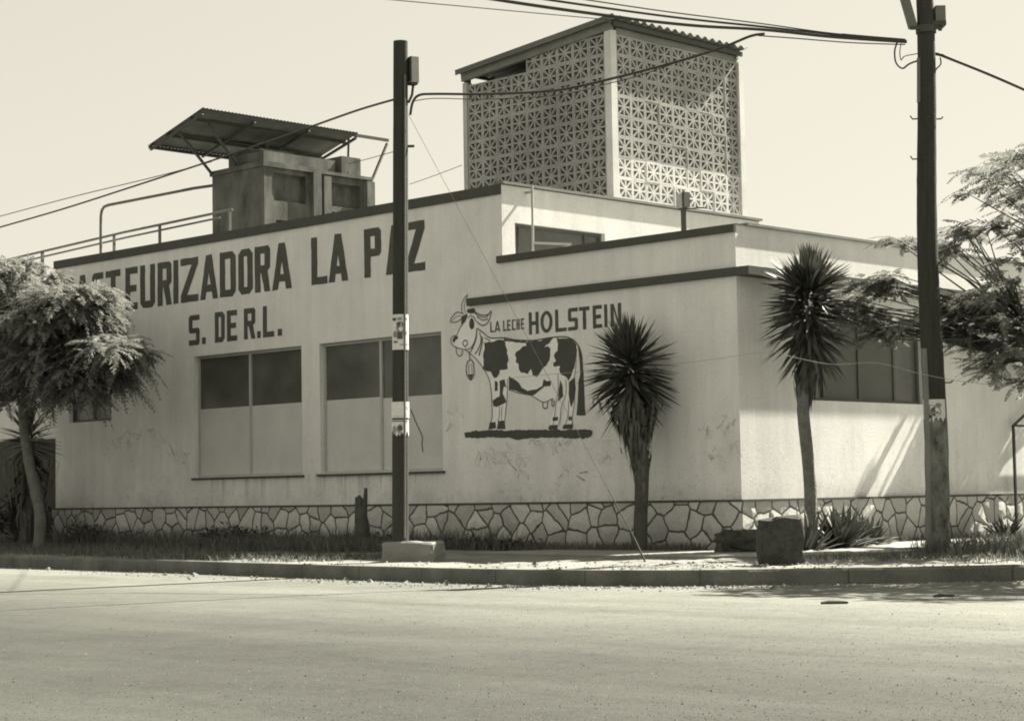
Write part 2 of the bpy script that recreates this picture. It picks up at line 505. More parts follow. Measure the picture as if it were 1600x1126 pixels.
# the verge: bumpy earth between kerb and walls
g = MB()
rv = random.Random(8)
rows = 14
VZ = {}
hs = [[rv.uniform(-0.02, 0.03) for _ in range(rows + 1)] for _ in range(len(KI))]
back = [(p.x, 0.05) if p.x < 0.5 else (p.x, p.y) for p in KI]
strip = []
for i, p in enumerate(KI):
    if p.x < -0.5: q = Vector((p.x, 0.2, 0))
    else:
        q = Vector((-0.1, min(0.2 + max(0, (i - 0)) * 0.0 + max(0, p.y + 6.9) * 1.2, 60), 0))
    row = []
    for k in range(rows + 1):
        t = k / rows
        v = p.lerp(q, t)
        v.z = -0.01 + (hs[i][k] if 0 < k < rows else 0)
        row.append(v)
    strip.append(row)
for i in range(len(strip) - 1):
    for k in range(rows):
        g.sm = True
        g.face([strip[i][k], strip[i + 1][k], strip[i + 1][k + 1], strip[i][k + 1]])
tag(g.build('verge', DIRT, weld=True), kind='structure')
# concrete footpath round the corner, hugging the right-hand wall
g = MB()
pp = [(-3.6, -2.6), (0.4, -3.0), (2.2, -2.4), (3.0, -0.6), (3.1, 0.4)]
qq = [(-3.2, -1.0), (-0.4, -0.75), (0.55, -0.45), (0.75, 0.6), (0.75, 1.2)]
def ribbon_slab(mb, A, B, z0, z1):
    for i in range(len(A) - 1):
        a, b, c, d = A[i], A[i + 1], B[i + 1], B[i]
        mb.face([(*a, z1), (*b, z1), (*c, z1), (*d, z1)])
        mb.face([(*a, z0), (*b, z0), (*b, z1), (*a, z1)])
        mb.face([(*c, z0), (*d, z0), (*d, z1), (*c, z1)])
    for s in (0, -1):
        a, d = A[s], B[s]
        mb.face([(*a, z0), (*a, z1), (*d, z1), (*d, z0)])
ribbon_slab(g, pp, qq, -0.1, 0.035)
ribbon_slab(g, [(2.75, 0.42), (2.9, 4.0), (3.2, 14)], [(0.75, 1.22), (0.75, 4.0), (0.75, 14)], -0.1, 0.06)
tag(g.build('footpath', PATH), kind='structure')


# ------------------------------------------------------------------ the dairy building
bld = thing('dairy_building', (-9.8, 3, 0), 'long low stuccoed dairy plant with painted sign lettering, cow mural and stone plinth', 'building')
XL = -19.55; XS = -5.18; TOP = 6.43; WT = 5.15


def wall_grid(mb, to3, u0, u1, z0, z1, holes, thick):
    """front faces with rectangular holes, their reveals and the back; to3(u, depth, z)"""
    us = sorted(set([u0, u1] + [h[0] for h in holes] + [h[1] for h in holes]))
    zs = sorted(set([z0, z1] + [h[2] for h in holes] + [h[3] for h in holes]))
    us = [u for u in us if u0 <= u <= u1]; zs = [z for z in zs if z0 <= z <= z1]
    def solid(i, j):
        if i < 0 or j < 0 or i >= len(us) - 1 or j >= len(zs) - 1: return False
        cu = (us[i] + us[i + 1]) / 2; cz = (zs[j] + zs[j + 1]) / 2
        return not any(h[0] < cu < h[1] and h[2] < cz < h[3] for h in holes)
    for i in range(len(us) - 1):
        for j in range(len(zs) - 1):
            if not solid(i, j): continue
            a, b, c, d = us[i], us[i + 1], zs[j], zs[j + 1]
            mb.face([to3(a, 0, c), to3(b, 0, c), to3(b, 0, d), to3(a, 0, d)])
            mb.face([to3(b, thick, c), to3(a, thick, c), to3(a, thick, d), to3(b, thick, d)])
            if not solid(i - 1, j): mb.face([to3(a, thick, c), to3(a, 0, c), to3(a, 0, d), to3(a, thick, d)])
            if not solid(i + 1, j): mb.face([to3(b, 0, c), to3(b, thick, c), to3(b, thick, d), to3(b, 0, d)])
            if not solid(i, j - 1): mb.face([to3(a, 0, c), to3(a, thick, c), to3(b, thick, c), to3(b, 0, c)])
            if not solid(i, j + 1): mb.face([to3(a, 0, d), to3(b, 0, d), to3(b, thick, d), to3(a, thick, d)])


FR = lambda u, d, z: (u, d, z)
RT = lambda u, d, z: (-d, u, z)
UP = lambda u, d, z: (XS - d, u, z)
W1 = (-14.29, -10.77, 1.40, 3.93)
W2 = (-10.22, -6.78, 1.40, 3.93)
W0 = (-19.0, -17.32, 2.72, 3.93)
mb = MB()
wall_grid(mb, FR, XL, 0, -0.3, TOP, [W0, W1, W2, (XS, 0, WT, TOP)], 0.25)
mb.build('front_wall', WALL, bld, weld=True)
WR = (1.75, 5.32, 2.41, 3.75)
WR2 = (8.9, 10.6, 2.41, 3.75)
mb = MB()
wall_grid(mb, RT, 0.25, 14, -0.3, WT, [WR, WR2], 0.25)
mb.build('side_wall', WALL, bld, weld=True)
WU = (0.33, 2.74, 5.04, 5.78)
mb = MB()
wall_grid(mb, UP, 0.25, 7.5, 4.75, TOP, [WU], 0.22)
mb.build('upper_wall', WALL, bld, weld=True)
mb = MB()
mb.box((XL, 0.25, -0.3), (XL + 0.25, 7.5, TOP)); mb.box((XL + 0.25, 7.25, -0.3), (XS - 0.22, 7.5, TOP))
mb.box((XS, 13.752, -0.3), (-0.25, 14, WT))
mb.build('rear_wall', WALL, bld)
mb = MB()
mb.box((XL + 0.25, 0.25, 5.95), (XS - 0.22, 7.25, 6.1)); mb.box((XS, 0.25, 4.6), (-0.25, 13.75, 4.72)); mb.box((XS - .25, 7.51, -0.3), (XS - .002, 14, 4.72))
mb.build('roof', OLDCONC, bld)
# painted parapet bands and projecting mouldings
mb = MB()
mb.box((XL - 0.03, -0.035, 6.26), (XS + 0.0, -0.002, TOP + 0.01)); mb.box((XL - 0.03, -0.002, TOP + 0.001), (XS - 0.002, 0.27, TOP + 0.012))
mb.build('parapet_band', BAND, bld)
mb = MB()
mb.box((-5.28, -0.06, 5.03), (0.02, -0.002, 5.155)); mb.box((XS + 0.004, -0.002, WT + 0.002), (0.02, 0.26, WT + 0.015))
mb.build('parapet_band', BAND, bld)
mb = MB()
mb.box((-6.04, -0.07, 4.33), (0.0, -0.002, 4.465))
mb.build('moulding', BAND, bld)
mb = MB()
mb.box((0.002, -0.07, 4.33), (0.30, 14, 4.465))
mb.build('canopy', BAND, bld)
mb = MB()
mb.box((-0.2, 0.262, WT + 0.002), (0.05, 14, WT + 0.045))
mb.box((XS - 0.2, 0.0, TOP + 0.014), (XS + 0.05, 7.56, TOP + 0.06))
mb.build('coping', CONC, bld)
# stone plinth with a thin cap
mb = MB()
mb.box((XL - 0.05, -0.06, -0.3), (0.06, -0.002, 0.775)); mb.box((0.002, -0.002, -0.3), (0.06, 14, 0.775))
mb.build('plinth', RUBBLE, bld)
mb = MB()
mb.box((XL - 0.06, -0.075, 0.777), (0.075, -0.003, 0.81)); mb.box((0.003, -0.003, 0.777), (0.075, 14, 0.81))
mb.build('plinth_cap', BAND, bld)


def window(tr, u0, u1, z0, z1, zs, bays, depth=0.13, low=SHUT, sill=True, lows=None, fm=None):
    """frame with mullions; above zs dark glass, below it painted panels. tr(u, depth, z)"""
    def bx(mb, a0, a1, d0, d1, b0, b1):
        p = [tr(a, d, b) for b in (b0, b1) for a, d in ((a0, d0), (a1, d0), (a1, d1), (a0, d1))]
        mb.mesh(p, [(0, 3, 2, 1), (4, 5, 6, 7), (0, 1, 5, 4), (1, 2, 6, 5), (2, 3, 7, 6), (3, 0, 4, 7)])
    t = 0.055
    m = MB()
    bx(m, u0 + .002, u0 + t, depth - .03, depth + .05, z0 + .002, z1 - .002); bx(m, u1 - t, u1 - .002, depth - .03, depth + .05, z0 + .002, z1 - .002)
    bx(m, u0 + t, u1 - t, depth - .03, depth + .05, z0 + .002, z0 + t); bx(m, u0 + t, u1 - t, depth - .03, depth + .05, z1 - t, z1 - .002)
    edges = [u0 + t] + [u0 + (u1 - u0) * b for b in bays] + [u1 - t]
    for e in edges[1:-1]:
        bx(m, e - .03, e + .03, depth - .035, depth + .05, z0 + t, z1 - t)
    fr = m.build('window', fm or FRAME, bld)
    for i in range(len(edges) - 1):
        a = edges[i] + (.03 if i else 0); b = edges[i + 1] - (.03 if i < len(edges) - 2 else 0)
        pz = zs if not hasattr(zs, '__len__') else zs[i]
        if pz < z1 - t - .01:
            q = MB(); bx(q, a, b, depth + .005, depth + .012, max(pz, z0 + t), z1 - t); q.build('pane', GLASS, fr)
        if pz > z0 + t + .01:
            q = MB(); bx(q, a, b, depth - .005, depth + .02, z0 + t, min(pz, z1 - t) - .004)
            q.build('panel', lows[i] if lows else low, fr)
    if sill:
        q = MB(); bx(q, u0 - .06, u1 + .06, -.05, depth - .035, z0 - .045, z0 - .003); q.build('sill', BAND, fr)
    return fr


window(FR, *W1, 2.83, [0.5])
window(FR, *W2, [2.83, 2.80], [0.485])
window(FR, *W0, 2.72, [0.5], sill=False, fm=SHUTD)
window(RT, *WR, [2.41, 3.7, 3.7, 2.41], [0.19, 0.48, 0.78], lows=[SHUTD] * 4, sill=False, fm=SHUTD)
window(RT, *WR2, 2.41, [0.5], sill=False)
window(UP, *WU, [4.9, 4.9, 4.9], [0.09, 0.82], depth=0.12, sill=False, fm=SHUTD)
# dark interior lining behind the glass
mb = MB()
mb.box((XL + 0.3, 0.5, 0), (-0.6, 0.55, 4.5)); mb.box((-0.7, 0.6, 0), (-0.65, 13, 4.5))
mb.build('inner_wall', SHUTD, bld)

# ------------------------------------------------------------------ painted lettering
def glyph(ch, w, h, s, t):
    c = min(s, t) * 0.45
    P = []
    if ch in 'PR':
        hole = [(s, .42 * h + t), (w - s, .42 * h + t), (w - s, h - t), (s, h - t)]
        if ch == 'P':
            o = [(0, 0), (s, 0), (s, .42 * h), (w - c, .42 * h), (w, .42 * h + c), (w, h - c), (w - c, h), (0, h)]
        else:
            o = [(0, 0), (s, 0), (s, .42 * h), (w * .42, .42 * h), (w - s, 0), (w, 0), (w * .42 + s * 1.12, .44 * h), (w, .52 * h), (w, h - c), (w - c, h), (0, h)]
        return [[o, hole]]
    if ch == 'A':
        a = .55 * s; k = (w / 2 - a) / h; zb = .17 * h
        zt = zb + t
        ap = min((w / 2 - s) / k, .86 * h)
        o = [(0, 0), (s, 0), (s + k * zb, zb), (w - s - k * zb, zb), (w - s, 0), (w, 0), (w / 2 + a, h), (w / 2 - a, h)]
        return [[o, [(s + k * zt, zt), (w - s - k * zt, zt), (w / 2, ap)]]] if w / 2 - s - k * zt > .01 else [[o]]
    if ch == 'S':
        m = .57 * h
        return [[[(0, 0), (w - c, 0), (w, c), (w, m - c), (w - c, m), (s, m), (s, h - t), (w, h - t), (w, h), (c, h), (0, h - c), (0, m - t + c), (c, m - t), (w - s, m - t), (w - s, t), (0, t)]]]
    if ch == 'T':
        x = (w - s) / 2
        return [[[(x, 0), (x + s, 0), (x + s, h - t), (w, h - t), (w, h), (0, h), (0, h - t), (x, h - t)]]]
    if ch == 'E':
        m = .5 * h
        return [[[(0, 0), (w, 0), (w, t), (s, t), (s, m - t / 2), (w * .9, m - t / 2), (w * .9, m + t / 2), (s, m + t / 2), (s, h - t), (w, h - t), (w, h), (0, h)]]]
    if ch == 'U':
        return [[[(c * 1.5, 0), (w - c * 1.5, 0), (w, c * 1.5), (w, h), (w - s, h), (w - s, t), (s, t), (s, h), (0, h), (0, c * 1.5)]]]
    if ch == 'I':
        return [[[(0, 0), (w, 0), (w, h), (0, h)]]]
    if ch == 'Z':
        return [[[(0, 0), (w, 0), (w, t), (s * 1.25, t), (w, h - t), (w, h), (0, h), (0, h - t), (w - s * 1.25, h - t), (0, t)]]]
    if ch == 'D':
        return [[[(0, 0), (w - c * 1.6, 0), (w, c * 1.6), (w, h - c * 1.6), (w - c * 1.6, h), (0, h)], [(s, t), (w - s, t), (w - s, h - t), (s, h - t)]]]
    if ch == 'O':
        d = c * 1.6
        return [[[(d, 0), (w - d, 0), (w, d), (w, h - d), (w - d, h), (d, h), (0, h - d), (0, d)], [(s, t), (w - s, t), (w - s, h - t), (s, h - t)]]]
    if ch == 'Q':   # a rounder O
        n = 18
        def ell(rx, ry): return [(w / 2 + rx * math.cos(2 * PI * i / n), h / 2 + ry * math.sin(2 * PI * i / n)) for i in range(n)]
        return [[ell(w / 2, h / 2), ell(w / 2 - s, h / 2 - t)]]
    if ch == 'L':
        return [[[(0, 0), (w, 0), (w, t), (s, t), (s, h), (0, h)]]]
    if ch == 'H':
        m = .5 * h
        return [[[(0, 0), (s, 0), (s, m - t / 2), (w - s, m - t / 2), (w - s, 0), (w, 0), (w, h), (w - s, h), (w - s, m + t / 2), (s, m + t / 2), (s, h), (0, h)]]]
    if ch == 'N':
        return [[[(0, 0), (s, 0), (s, .72 * h), (w - s, 0), (w, 0), (w, h), (w - s, h), (w - s, .28 * h), (s, h), (0, h)]]]
    if ch == 'C':
        return [[[(c, 0), (w, 0), (w, t), (s, t), (s, h - t), (w, h - t), (w, h), (c, h), (0, h - c), (0, c)]]]
    if ch == '.':
        return [[[(0, 0), (w, 0), (w, h), (0, h)]]]


rl = random.Random(21)


def letters(mb, spec, z0, z1, sf, tf, y=-0.004, dotted=None):
    for ch, a, b in spec:
        wd = b - a; h = z1 - z0
        if ch == '.': h = dotted
        s = sf if ch not in '.' else wd
        s = min(s, wd * 0.42) if ch != 'I' else wd
        for poly in glyph(ch, wd, h, s, tf):
            # uneven hand painted edges: subdivide and wobble slightly
            pl = []
            for loop in poly:
                q = []
                for i in range(len(loop)):
                    p0 = loop[i]; p1 = loop[(i + 1) % len(loop)]
                    L = math.hypot(p1[0] - p0[0], p1[1] - p0[1]); n = max(1, int(L / 0.12))
                    for k in range(n):
                        t = k / n
                        q.append((p0[0] + (p1[0] - p0[0]) * t + rl.uniform(-.006, .006) * min(1, h), p0[1] + (p1[1] - p0[1]) * t + rl.uniform(-.006, .006) * min(1, h)))
                pl.append([Vector((x + a, z + z0, 0)) for x, z in q])
            tris = tessellate_polygon(pl)
            flat = [p for l in pl for p in l]
            vs = [(p.x, y, p.y) for p in flat]
            fs = []
            for tr in tris:
                A, B, D = (flat[i] for i in tr)
                if (B - A).cross(D - A).z < 0: tr = (tr[0], tr[2], tr[1])
                fs.append(tuple(tr))
            mb.mesh(vs, fs)


for word in ([('P', -19.32, -18.80), ('A', -18.72, -18.16), ('S', -18.06, -17.62), ('T', -17.53, -16.95), ('E', -16.77, -16.30), ('U', -16.21, -15.66), ('R', -15.57, -15.06), ('I', -15.00, -14.82),
              ('Z', -14.74, -14.12), ('A', -14.06, -13.44), ('D', -13.38, -12.84), ('O', -12.76, -12.28), ('R', -12.22, -11.72), ('A', -11.66, -11.04)],
             [('L', -10.44, -9.95), ('A', -9.92, -9.34)], [('P', -8.87, -8.38), ('A', -8.26, -7.72), ('Z', -7.70, -7.18)]):
    mb = MB(); letters(mb, word, 5.09, 6.02, 0.185, 0.15); mb.build('sign_lettering', LETTER, bld)
for word in ([('S', -14.46, -14.08), ('.', -14.0, -13.87)], [('D', -13.56, -13.22), ('E', -13.15, -12.81)], [('R', -12.59, -12.21), ('.', -12.16, -12.04), ('L', -11.97, -11.61), ('.', -11.5, -11.36)]):
    mb = MB(); letters(mb, word, 4.17, 4.80, 0.13, 0.11, dotted=0.14); mb.build('sign_lettering', LETTER, bld)
mb = MB()
letters(mb, [('H', -4.56, -4.32), ('Q', -4.28, -3.99), ('L', -3.93, -3.66), ('S', -3.63, -3.40), ('T', -3.37, -3.13), ('E', -3.06, -2.85), ('I', -2.80, -2.73), ('N', -2.66, -2.42)], 3.715, 4.10, 0.075, 0.065)
mb.build('mural_lettering', LETTER, bld)
for word in ([('L', -5.51, -5.41), ('A', -5.40, -5.26)], [('L', -5.19, -5.10), ('E', -5.09, -5.00), ('C', -4.97, -4.88), ('H', -4.86, -4.78), ('E', -4.75, -4.67)]):
    mb = MB(); letters(mb, word, 3.82, 4.01, 0.032, 0.028); mb.build('mural_lettering', LETTER, bld)

# ------------------------------------------------------------------ cow mural, traced on the wall plane
def zc(x, y):
    p = at(700 + x / 4.504, 450 + y / 4.504, 1, 0.0)
    return Vector((p.x, p.z, 0))


LAY = [0.0]


def fill(mb, pts, y, wob=0.0):
    loop = [zc(*p) for p in pts]
    if wob:
        q = []
        for i in range(len(loop)):
            a, b = loop[i], loop[(i + 1) % len(loop)]
            n = max(1, int((b - a).length / .05))
            for k in range(n):
                v = a.lerp(b, k / n); q.append(v + Vector((rl.uniform(-wob, wob), rl.uniform(-wob, wob), 0)))
        loop = q
    tris = tessellate_polygon([loop])
    fs = []
    for tr in tris:
        A, B, D = (loop[i] for i in tr)
        if (B - A).cross(D - A).z < 0: tr = (tr[0], tr[2], tr[1])
        fs.append(tuple(tr))
    mb.mesh([(p.x, y, p.y) for p in loop], fs)


def stroke2(mb, pts, wd, y, to=None):
    P = pts
    n = len(P)
    # resample smooth
    Q = []
    for i in range(n - 1):
        p0 = P[max(i - 1, 0)]; p1 = P[i]; p2 = P[i + 1]; p3 = P[min(i + 2, n - 1)]
        for k in range(4):
            t = k / 4
            Q.append(0.5 * ((2 * p1) + (p2 - p0) * t + (2 * p0 - 5 * p1 + 4 * p2 - p3) * t * t + (-p0 + 3 * p1 - 3 * p2 + p3) * t ** 3))
    Q.append(P[-1])
    vs = []
    for i, p in enumerate(Q):
        d = (Q[min(i + 1, len(Q) - 1)] - Q[max(i - 1, 0)])
        if d.length < 1e-6: d = Vector((1, 0, 0))
        d.normalize()
        nn = Vector((-d.y, d.x, 0)) * wd / 2
        vs += [(p.x - nn.x, y, p.y - nn.y), (p.x + nn.x, y, p.y + nn.y)]
    mb.mesh(vs, [(2 * i, 2 * i + 2, 2 * i + 3, 2 * i + 1) for i in range(len(Q) - 1)])


def line(mb, pts, wd):
    LAY[0] += 0.0002
    stroke2(mb, [zc(*p) for p in pts], wd * 0.0027, -0.0075 - LAY[0])


mb = MB()
mb.mi = 0
fill(mb, [(30, 345), (85, 285), (110, 245), (140, 180), (200, 235), (210, 285), (300, 350), (480, 365), (600, 368), (780, 343), (890, 370), (925, 415), (905, 560), (890, 700), (878, 960), (806, 960), (832, 760), (775, 960), (715, 960), (765, 790), (740, 775), (690, 800), (590, 756), (428, 712), (408, 860), (400, 990), (285, 990), (312, 900), (305, 720), (290, 640), (215, 515), (165, 465), (100, 440), (55, 415), (22, 375)], -0.0025)
mb.mi = 1
D = -0.005
fill(mb, [(258, 380), (330, 372), (395, 362), (405, 400), (415, 440), (422, 480), (428, 505), (418, 535), (420, 570), (395, 575), (370, 580), (360, 600), (345, 632), (315, 625), (305, 590), (270, 585), (248, 570), (250, 500), (255, 440)], D, .015)
fill(mb, [(395, 352), (470, 365), (560, 375), (650, 370), (700, 352), (740, 352), (715, 385), (690, 400), (680, 418), (705, 412), (725, 425), (722, 470), (715, 510), (690, 545), (660, 575), (645, 605), (625, 625), (600, 610), (585, 570), (560, 605), (535, 595), (515, 590), (498, 570), (500, 530), (480, 520), (485, 490), (470, 475), (480, 445), (510, 430), (530, 405), (550, 402), (545, 385), (480, 380), (400, 372)], D, .012)
fill(mb, [(770, 352), (830, 350), (880, 365), (903, 395), (908, 440), (898, 500), (888, 560), (870, 610), (850, 650), (825, 620), (800, 610), (790, 595), (782, 570), (790, 550), (740, 548), (745, 525), (760, 510), (745, 480), (755, 455), (775, 440)], D, .012)
fill(mb, [(428, 620), (470, 640), (500, 665), (520, 700), (560, 722), (620, 712), (665, 690), (675, 640), (700, 655), (728, 650), (722, 690), (680, 692), (640, 725), (600, 755), (540, 745), (480, 722), (428, 710)], D, .004)
fill(mb, [(912, 400), (932, 420), (946, 470), (951, 540), (955, 600), (955, 640), (962, 750), (968, 895), (905, 895), (915, 750), (920, 650), (932, 600), (925, 500), (916, 430)], D, .004)
fill(mb, [(852, 660), (893, 625), (900, 700), (893, 770), (870, 840), (855, 790), (850, 740)], D, .004)
fill(mb, [(792, 645), (808, 690), (812, 760), (775, 800), (780, 720)], D)
fill(mb, [(330, 650), (350, 660), (352, 720), (330, 725)], D, .004)
fill(mb, [(365, 650), (400, 640), (412, 700), (395, 690), (385, 740), (400, 770), (412, 800), (380, 820), (345, 835), (320, 830), (315, 790), (345, 770), (365, 760)], D, .004)
for q in ([(295, 945), (335, 940), (340, 985), (285, 995)], [(355, 935), (400, 930), (405, 990), (345, 992)], [(715, 965), (772, 962), (772, 994), (705, 994)], [(815, 960), (880, 955), (880, 990), (806, 990)],
          [(738, 908), (775, 905), (775, 930), (738, 935)], [(848, 905), (870, 900), (878, 925), (850, 932)], [(45, 340), (70, 335), (72, 355), (55, 365), (45, 385), (30, 370)], [(95, 200), (135, 180), (140, 200), (120, 240), (95, 262)],
          [(168, 208), (182, 225), (188, 255), (182, 282), (168, 292), (154, 278), (150, 250), (155, 222)], [(140, 605), (180, 605), (160, 645)], [(135, 150), (185, 140), (200, 175), (160, 180), (135, 170)]):
    fill(mb, q, D - 0.0006)
fill(mb, [(115, 1018), (200, 1002), (400, 1000), (600, 996), (800, 998), (1000, 992), (1020, 1005), (1010, 1045), (950, 1058), (800, 1052), (650, 1052), (560, 1056), (490, 1066), (420, 1050), (300, 1048), (200, 1055), (125, 1052)], D - 0.0012, .012)
for pts, wd in [
    ([(210, 285), (250, 315), (300, 350), (400, 350), (480, 365), (600, 368), (700, 352), (780, 343), (840, 345), (890, 370), (925, 415)], 8),
    ([(120, 435), (165, 465), (215, 515), (260, 580), (290, 640), (305, 720), (310, 800), (312, 900), (300, 950)], 6),
    ([(420, 640), (418, 760), (408, 860), (400, 940)], 5), ([(365, 830), (362, 900), (352, 940)], 4), ([(385, 830), (378, 880), (380, 930)], 4),
    ([(428, 712), (500, 738), (590, 756), (650, 795), (690, 800), (740, 775)], 5),
    ([(668, 800), (672, 840), (698, 842), (702, 800)], 7), ([(735, 780), (733, 825), (748, 825), (748, 790)], 7),
    ([(775, 600), (778, 700), (765, 790), (752, 900), (740, 965)], 4), ([(830, 640), (832, 740), (800, 830), (790, 930), (778, 970)], 4),
    ([(850, 790), (848, 880), (830, 960)], 4), ([(908, 430), (900, 560), (885, 700), (892, 800), (878, 900), (878, 960)], 4),
    ([(110, 245), (85, 285), (65, 325), (30, 345), (22, 375), (35, 400), (55, 415), (110, 430), (155, 425), (185, 385), (200, 330), (205, 280)], 6),
    ([(60, 420), (62, 455), (80, 478), (100, 465), (105, 435)], 6), ([(105, 385), (118, 368), (135, 372), (138, 395), (125, 412), (112, 400), (105, 388)], 7),
    ([(105, 185), (98, 130), (110, 85), (140, 45)], 5), ([(127, 180), (117, 140), (122, 100), (140, 48)], 4),
    ([(110, 180), (65, 170), (30, 205), (20, 238), (60, 238), (100, 215)], 6), ([(95, 195), (60, 200), (30, 232)], 3),
    ([(150, 150), (190, 170), (240, 190), (285, 185), (305, 160), (300, 205), (275, 250), (240, 262), (205, 235)], 7),
    ([(205, 200), (245, 225), (285, 215)], 6), ([(180, 160), (215, 195), (260, 205), (290, 190)], 5),
    ([(145, 215), (160, 195), (185, 205), (197, 235)], 6),
    ([(205, 290), (200, 350), (180, 410), (160, 450)], 8), ([(225, 310), (235, 370), (215, 430), (190, 465)], 7), ([(245, 340), (240, 400), (220, 475)], 9),
    ([(260, 350), (300, 370)], 6), ([(160, 500), (135, 530), (133, 600), (160, 645), (185, 610), (182, 530), (160, 500)], 7),
    ([(150, 530), (150, 600)], 4), ([(170, 530), (172, 600)], 4), ([(150, 440), (158, 500)], 6)]:
    line(mb, pts, wd)
mb.build('cow_mural', [COWWHITE, COWDARK], bld)

mb = MB()
stroke2(mb, [Vector((at(x, y, 1, .12).x, at(x, y, 1, .12).z, 0)) for x, y in [(642, 640), (651, 662), (660, 682), (659, 692), (661, 706)]], .022, .1185)
mb.build('panel_crack', COWDARK, bld)
# faint scratched scribbles (the photo shows them as illegible marks)
rs = random.Random(5)
def scribble(px, py, n, size, plane=1):
    mb = MB()
    for _ in range(n):
        x = px + rs.uniform(-1, 1) * size[0]; y = py + rs.uniform(-1, 1) * size[1]
        pts = []
        for k in range(rs.randint(3, 5)):
            p = at(x + rs.uniform(-9, 9), y + rs.uniform(-11, 11), plane, 0.0)
            pts.append(Vector((p.x, p.z, 0)))
        LAY[0] += 0.00005
        stroke2(mb, pts, rs.uniform(.008, .016), -0.003 - rs.uniform(0, .002))
    mb.build('scribble_marks', SCRIB, bld)
for a in [(1125, 665, 7, (28, 10)), (1125, 705, 7, (30, 10)), (860, 690, 14, (30, 12)), (770, 712, 12, (28, 12)), (225, 685, 12, (35, 14)), (275, 708, 8, (22, 10)), (190, 705, 7, (22, 18)), (800, 730, 8, (26, 14)), (960, 700, 7, (22, 20)), (700, 650, 5, (16, 22)), (900, 740, 5, (30, 8))]:
    scribble(*a)
mb = MB()
def small(txt):
    for pts in txt:
        stroke2(mb, [Vector((at(x, y, 1, 0).x, at(x, y, 1, 0).z, 0)) for x, y in pts], .016, -0.0052)
# PES next to the small yucca
small([[(927, 637), (927, 630), (927, 622)], [(927, 622), (933, 623), (932, 630), (928, 631)], [(938, 624), (937, 631), (937, 637)], [(938, 623), (943, 623)], [(937, 630), (942, 630)], [(937, 637), (943, 637)], [(952, 623), (947, 625), (950, 630), (952, 634), (947, 637)]])
mb.build('scribble_marks', LETTER, bld)

# ------------------------------------------------------------------ breeze-block tower on the roof
tw = thing('lattice_tower', (-7.65, 5.5, 6.1), 'square breeze block tower with star pattern screens under a corrugated roof', 'tower')
TX0, TX1, TY0, TY1 = -9.70, -5.60, 3.49, 7.52
ZB = 6.2


def star(mb, tr, u, z, pw, ph):
    """one pierced block: frame and eight spokes, 0.12 deep"""
    d0, d1 = 0.02, 0.19
    def prism(poly):
        n = len(poly)
        f = [tr(a, d0, b) for a, b in poly]; k = [tr(a, d1, b) for a, b in poly]
        mb.mesh(f + k, [tuple(range(n)), tuple(reversed(range(n, 2 * n)))] + [(i, (i + 1) % n + 0, (i + 1) % n + n, i + n) for i in range(n)])
    t = 0.037
    rj = random.Random(int(u * 977 + z * 331)); d0 += rj.uniform(-.006, .006)
    prism([(u, z), (u + pw, z), (u + pw, z + t), (u, z + t)]); prism([(u, z + ph - t), (u + pw, z + ph - t), (u + pw, z + ph), (u, z + ph)])
    prism([(u, z + t), (u + t, z + t), (u + t, z + ph - t), (u, z + ph - t)]); prism([(u + pw - t, z + t), (u + pw, z + t), (u + pw, z + ph - t), (u + pw - t, z + ph - t)])
    cx, cz = u + pw / 2, z + ph / 2
    hw, hh = pw / 2 - t, ph / 2 - t
    # hub
    r = 0.055
    n = 8
    prism([(cx + r * math.cos(2 * PI * (i + .5) / n), cz + r * math.sin(2 * PI * (i + .5) / n)) for i in range(n)])
    for i in range(8):
        a = i * PI / 4
        dx, dz = math.cos(a), math.sin(a)
        L = min(hw / abs(dx) if abs(dx) > .01 else 9, hh / abs(dz) if abs(dz) > .01 else 9)
        w0, w1 = 0.017, 0.020
        nx, nz = -dz, dx
        r0 = r * 0.9; r1 = L - 0.004
        prism([(cx + dx * r0 - nx * w0, cz + dz * r0 - nz * w0), (cx + dx * r1 - nx * w1, cz + dz * r1 - nz * w1), (cx + dx * r1 + nx * w1, cz + dz * r1 + nz * w1), (cx + dx * r0 + nx * w0, cz + dz * r0 + nz * w0)])


TF = lambda u, d, z: (u, TY0 + d, z)
TR = lambda u, d, z: (TX1 - d, u, z)
NB = 9
pw = (TX1 - 0.17 - (TX0 + 0.12)) / NB
PH = 0.4
mb = MB()
for i in range(NB):
    for j in range(9):
        if j == 8 and i < 4: continue
        star(mb, TF, TX0 + 0.12 + i * pw, 6.2 + j * PH, pw - .002, PH - .002)
mb.build('block_screen', TOWERG, tw)
pw2 = (TY1 - 0.06 - (TY0 + 0.17)) / NB
for j0, j1, mt_ in ((0, 3, TOWERW), (3, 9, TOWERG)):
    mb = MB()
    for i in range(NB):
        for j in range(j0, j1):
            star(mb, TR, TY0 + 0.17 + i * pw2, 6.2 + j * PH, pw2 - .002, PH - .002)
    mb.build('block_screen', mt_, tw)
mb = MB()
mb.box((TX1 - 0.165, TY0, 6.1), (TX1, TY0 + 0.165, 9.86)); mb.build('corner_post', TOWERW, tw)
mb = MB()
mb.box((TX0, TY0, 6.1), (TX0 + 0.115, TY0 + 0.165, 9.46)); mb.build('corner_post', TOWER, tw)
mb = MB()
mb.box((TX1 - 0.165, TY1 - 0.055, 6.1), (TX1 + 0.03, TY1 + 0.10, 9.80)); mb.build('corner_post', TOWERW, tw)
mb = MB()
mb.box((TX0, TY1 - 0.15, 6.1), (TX1 - 0.17, TY1, 9.35)); mb.build('back_wall', TOWER, tw)
mb = MB()
mb.box((TX0, TY0 + 0.17, 6.1), (TX0 + 0.115, TY1 - 0.155, 9.35)); mb.build('back_wall', TOWER, tw)
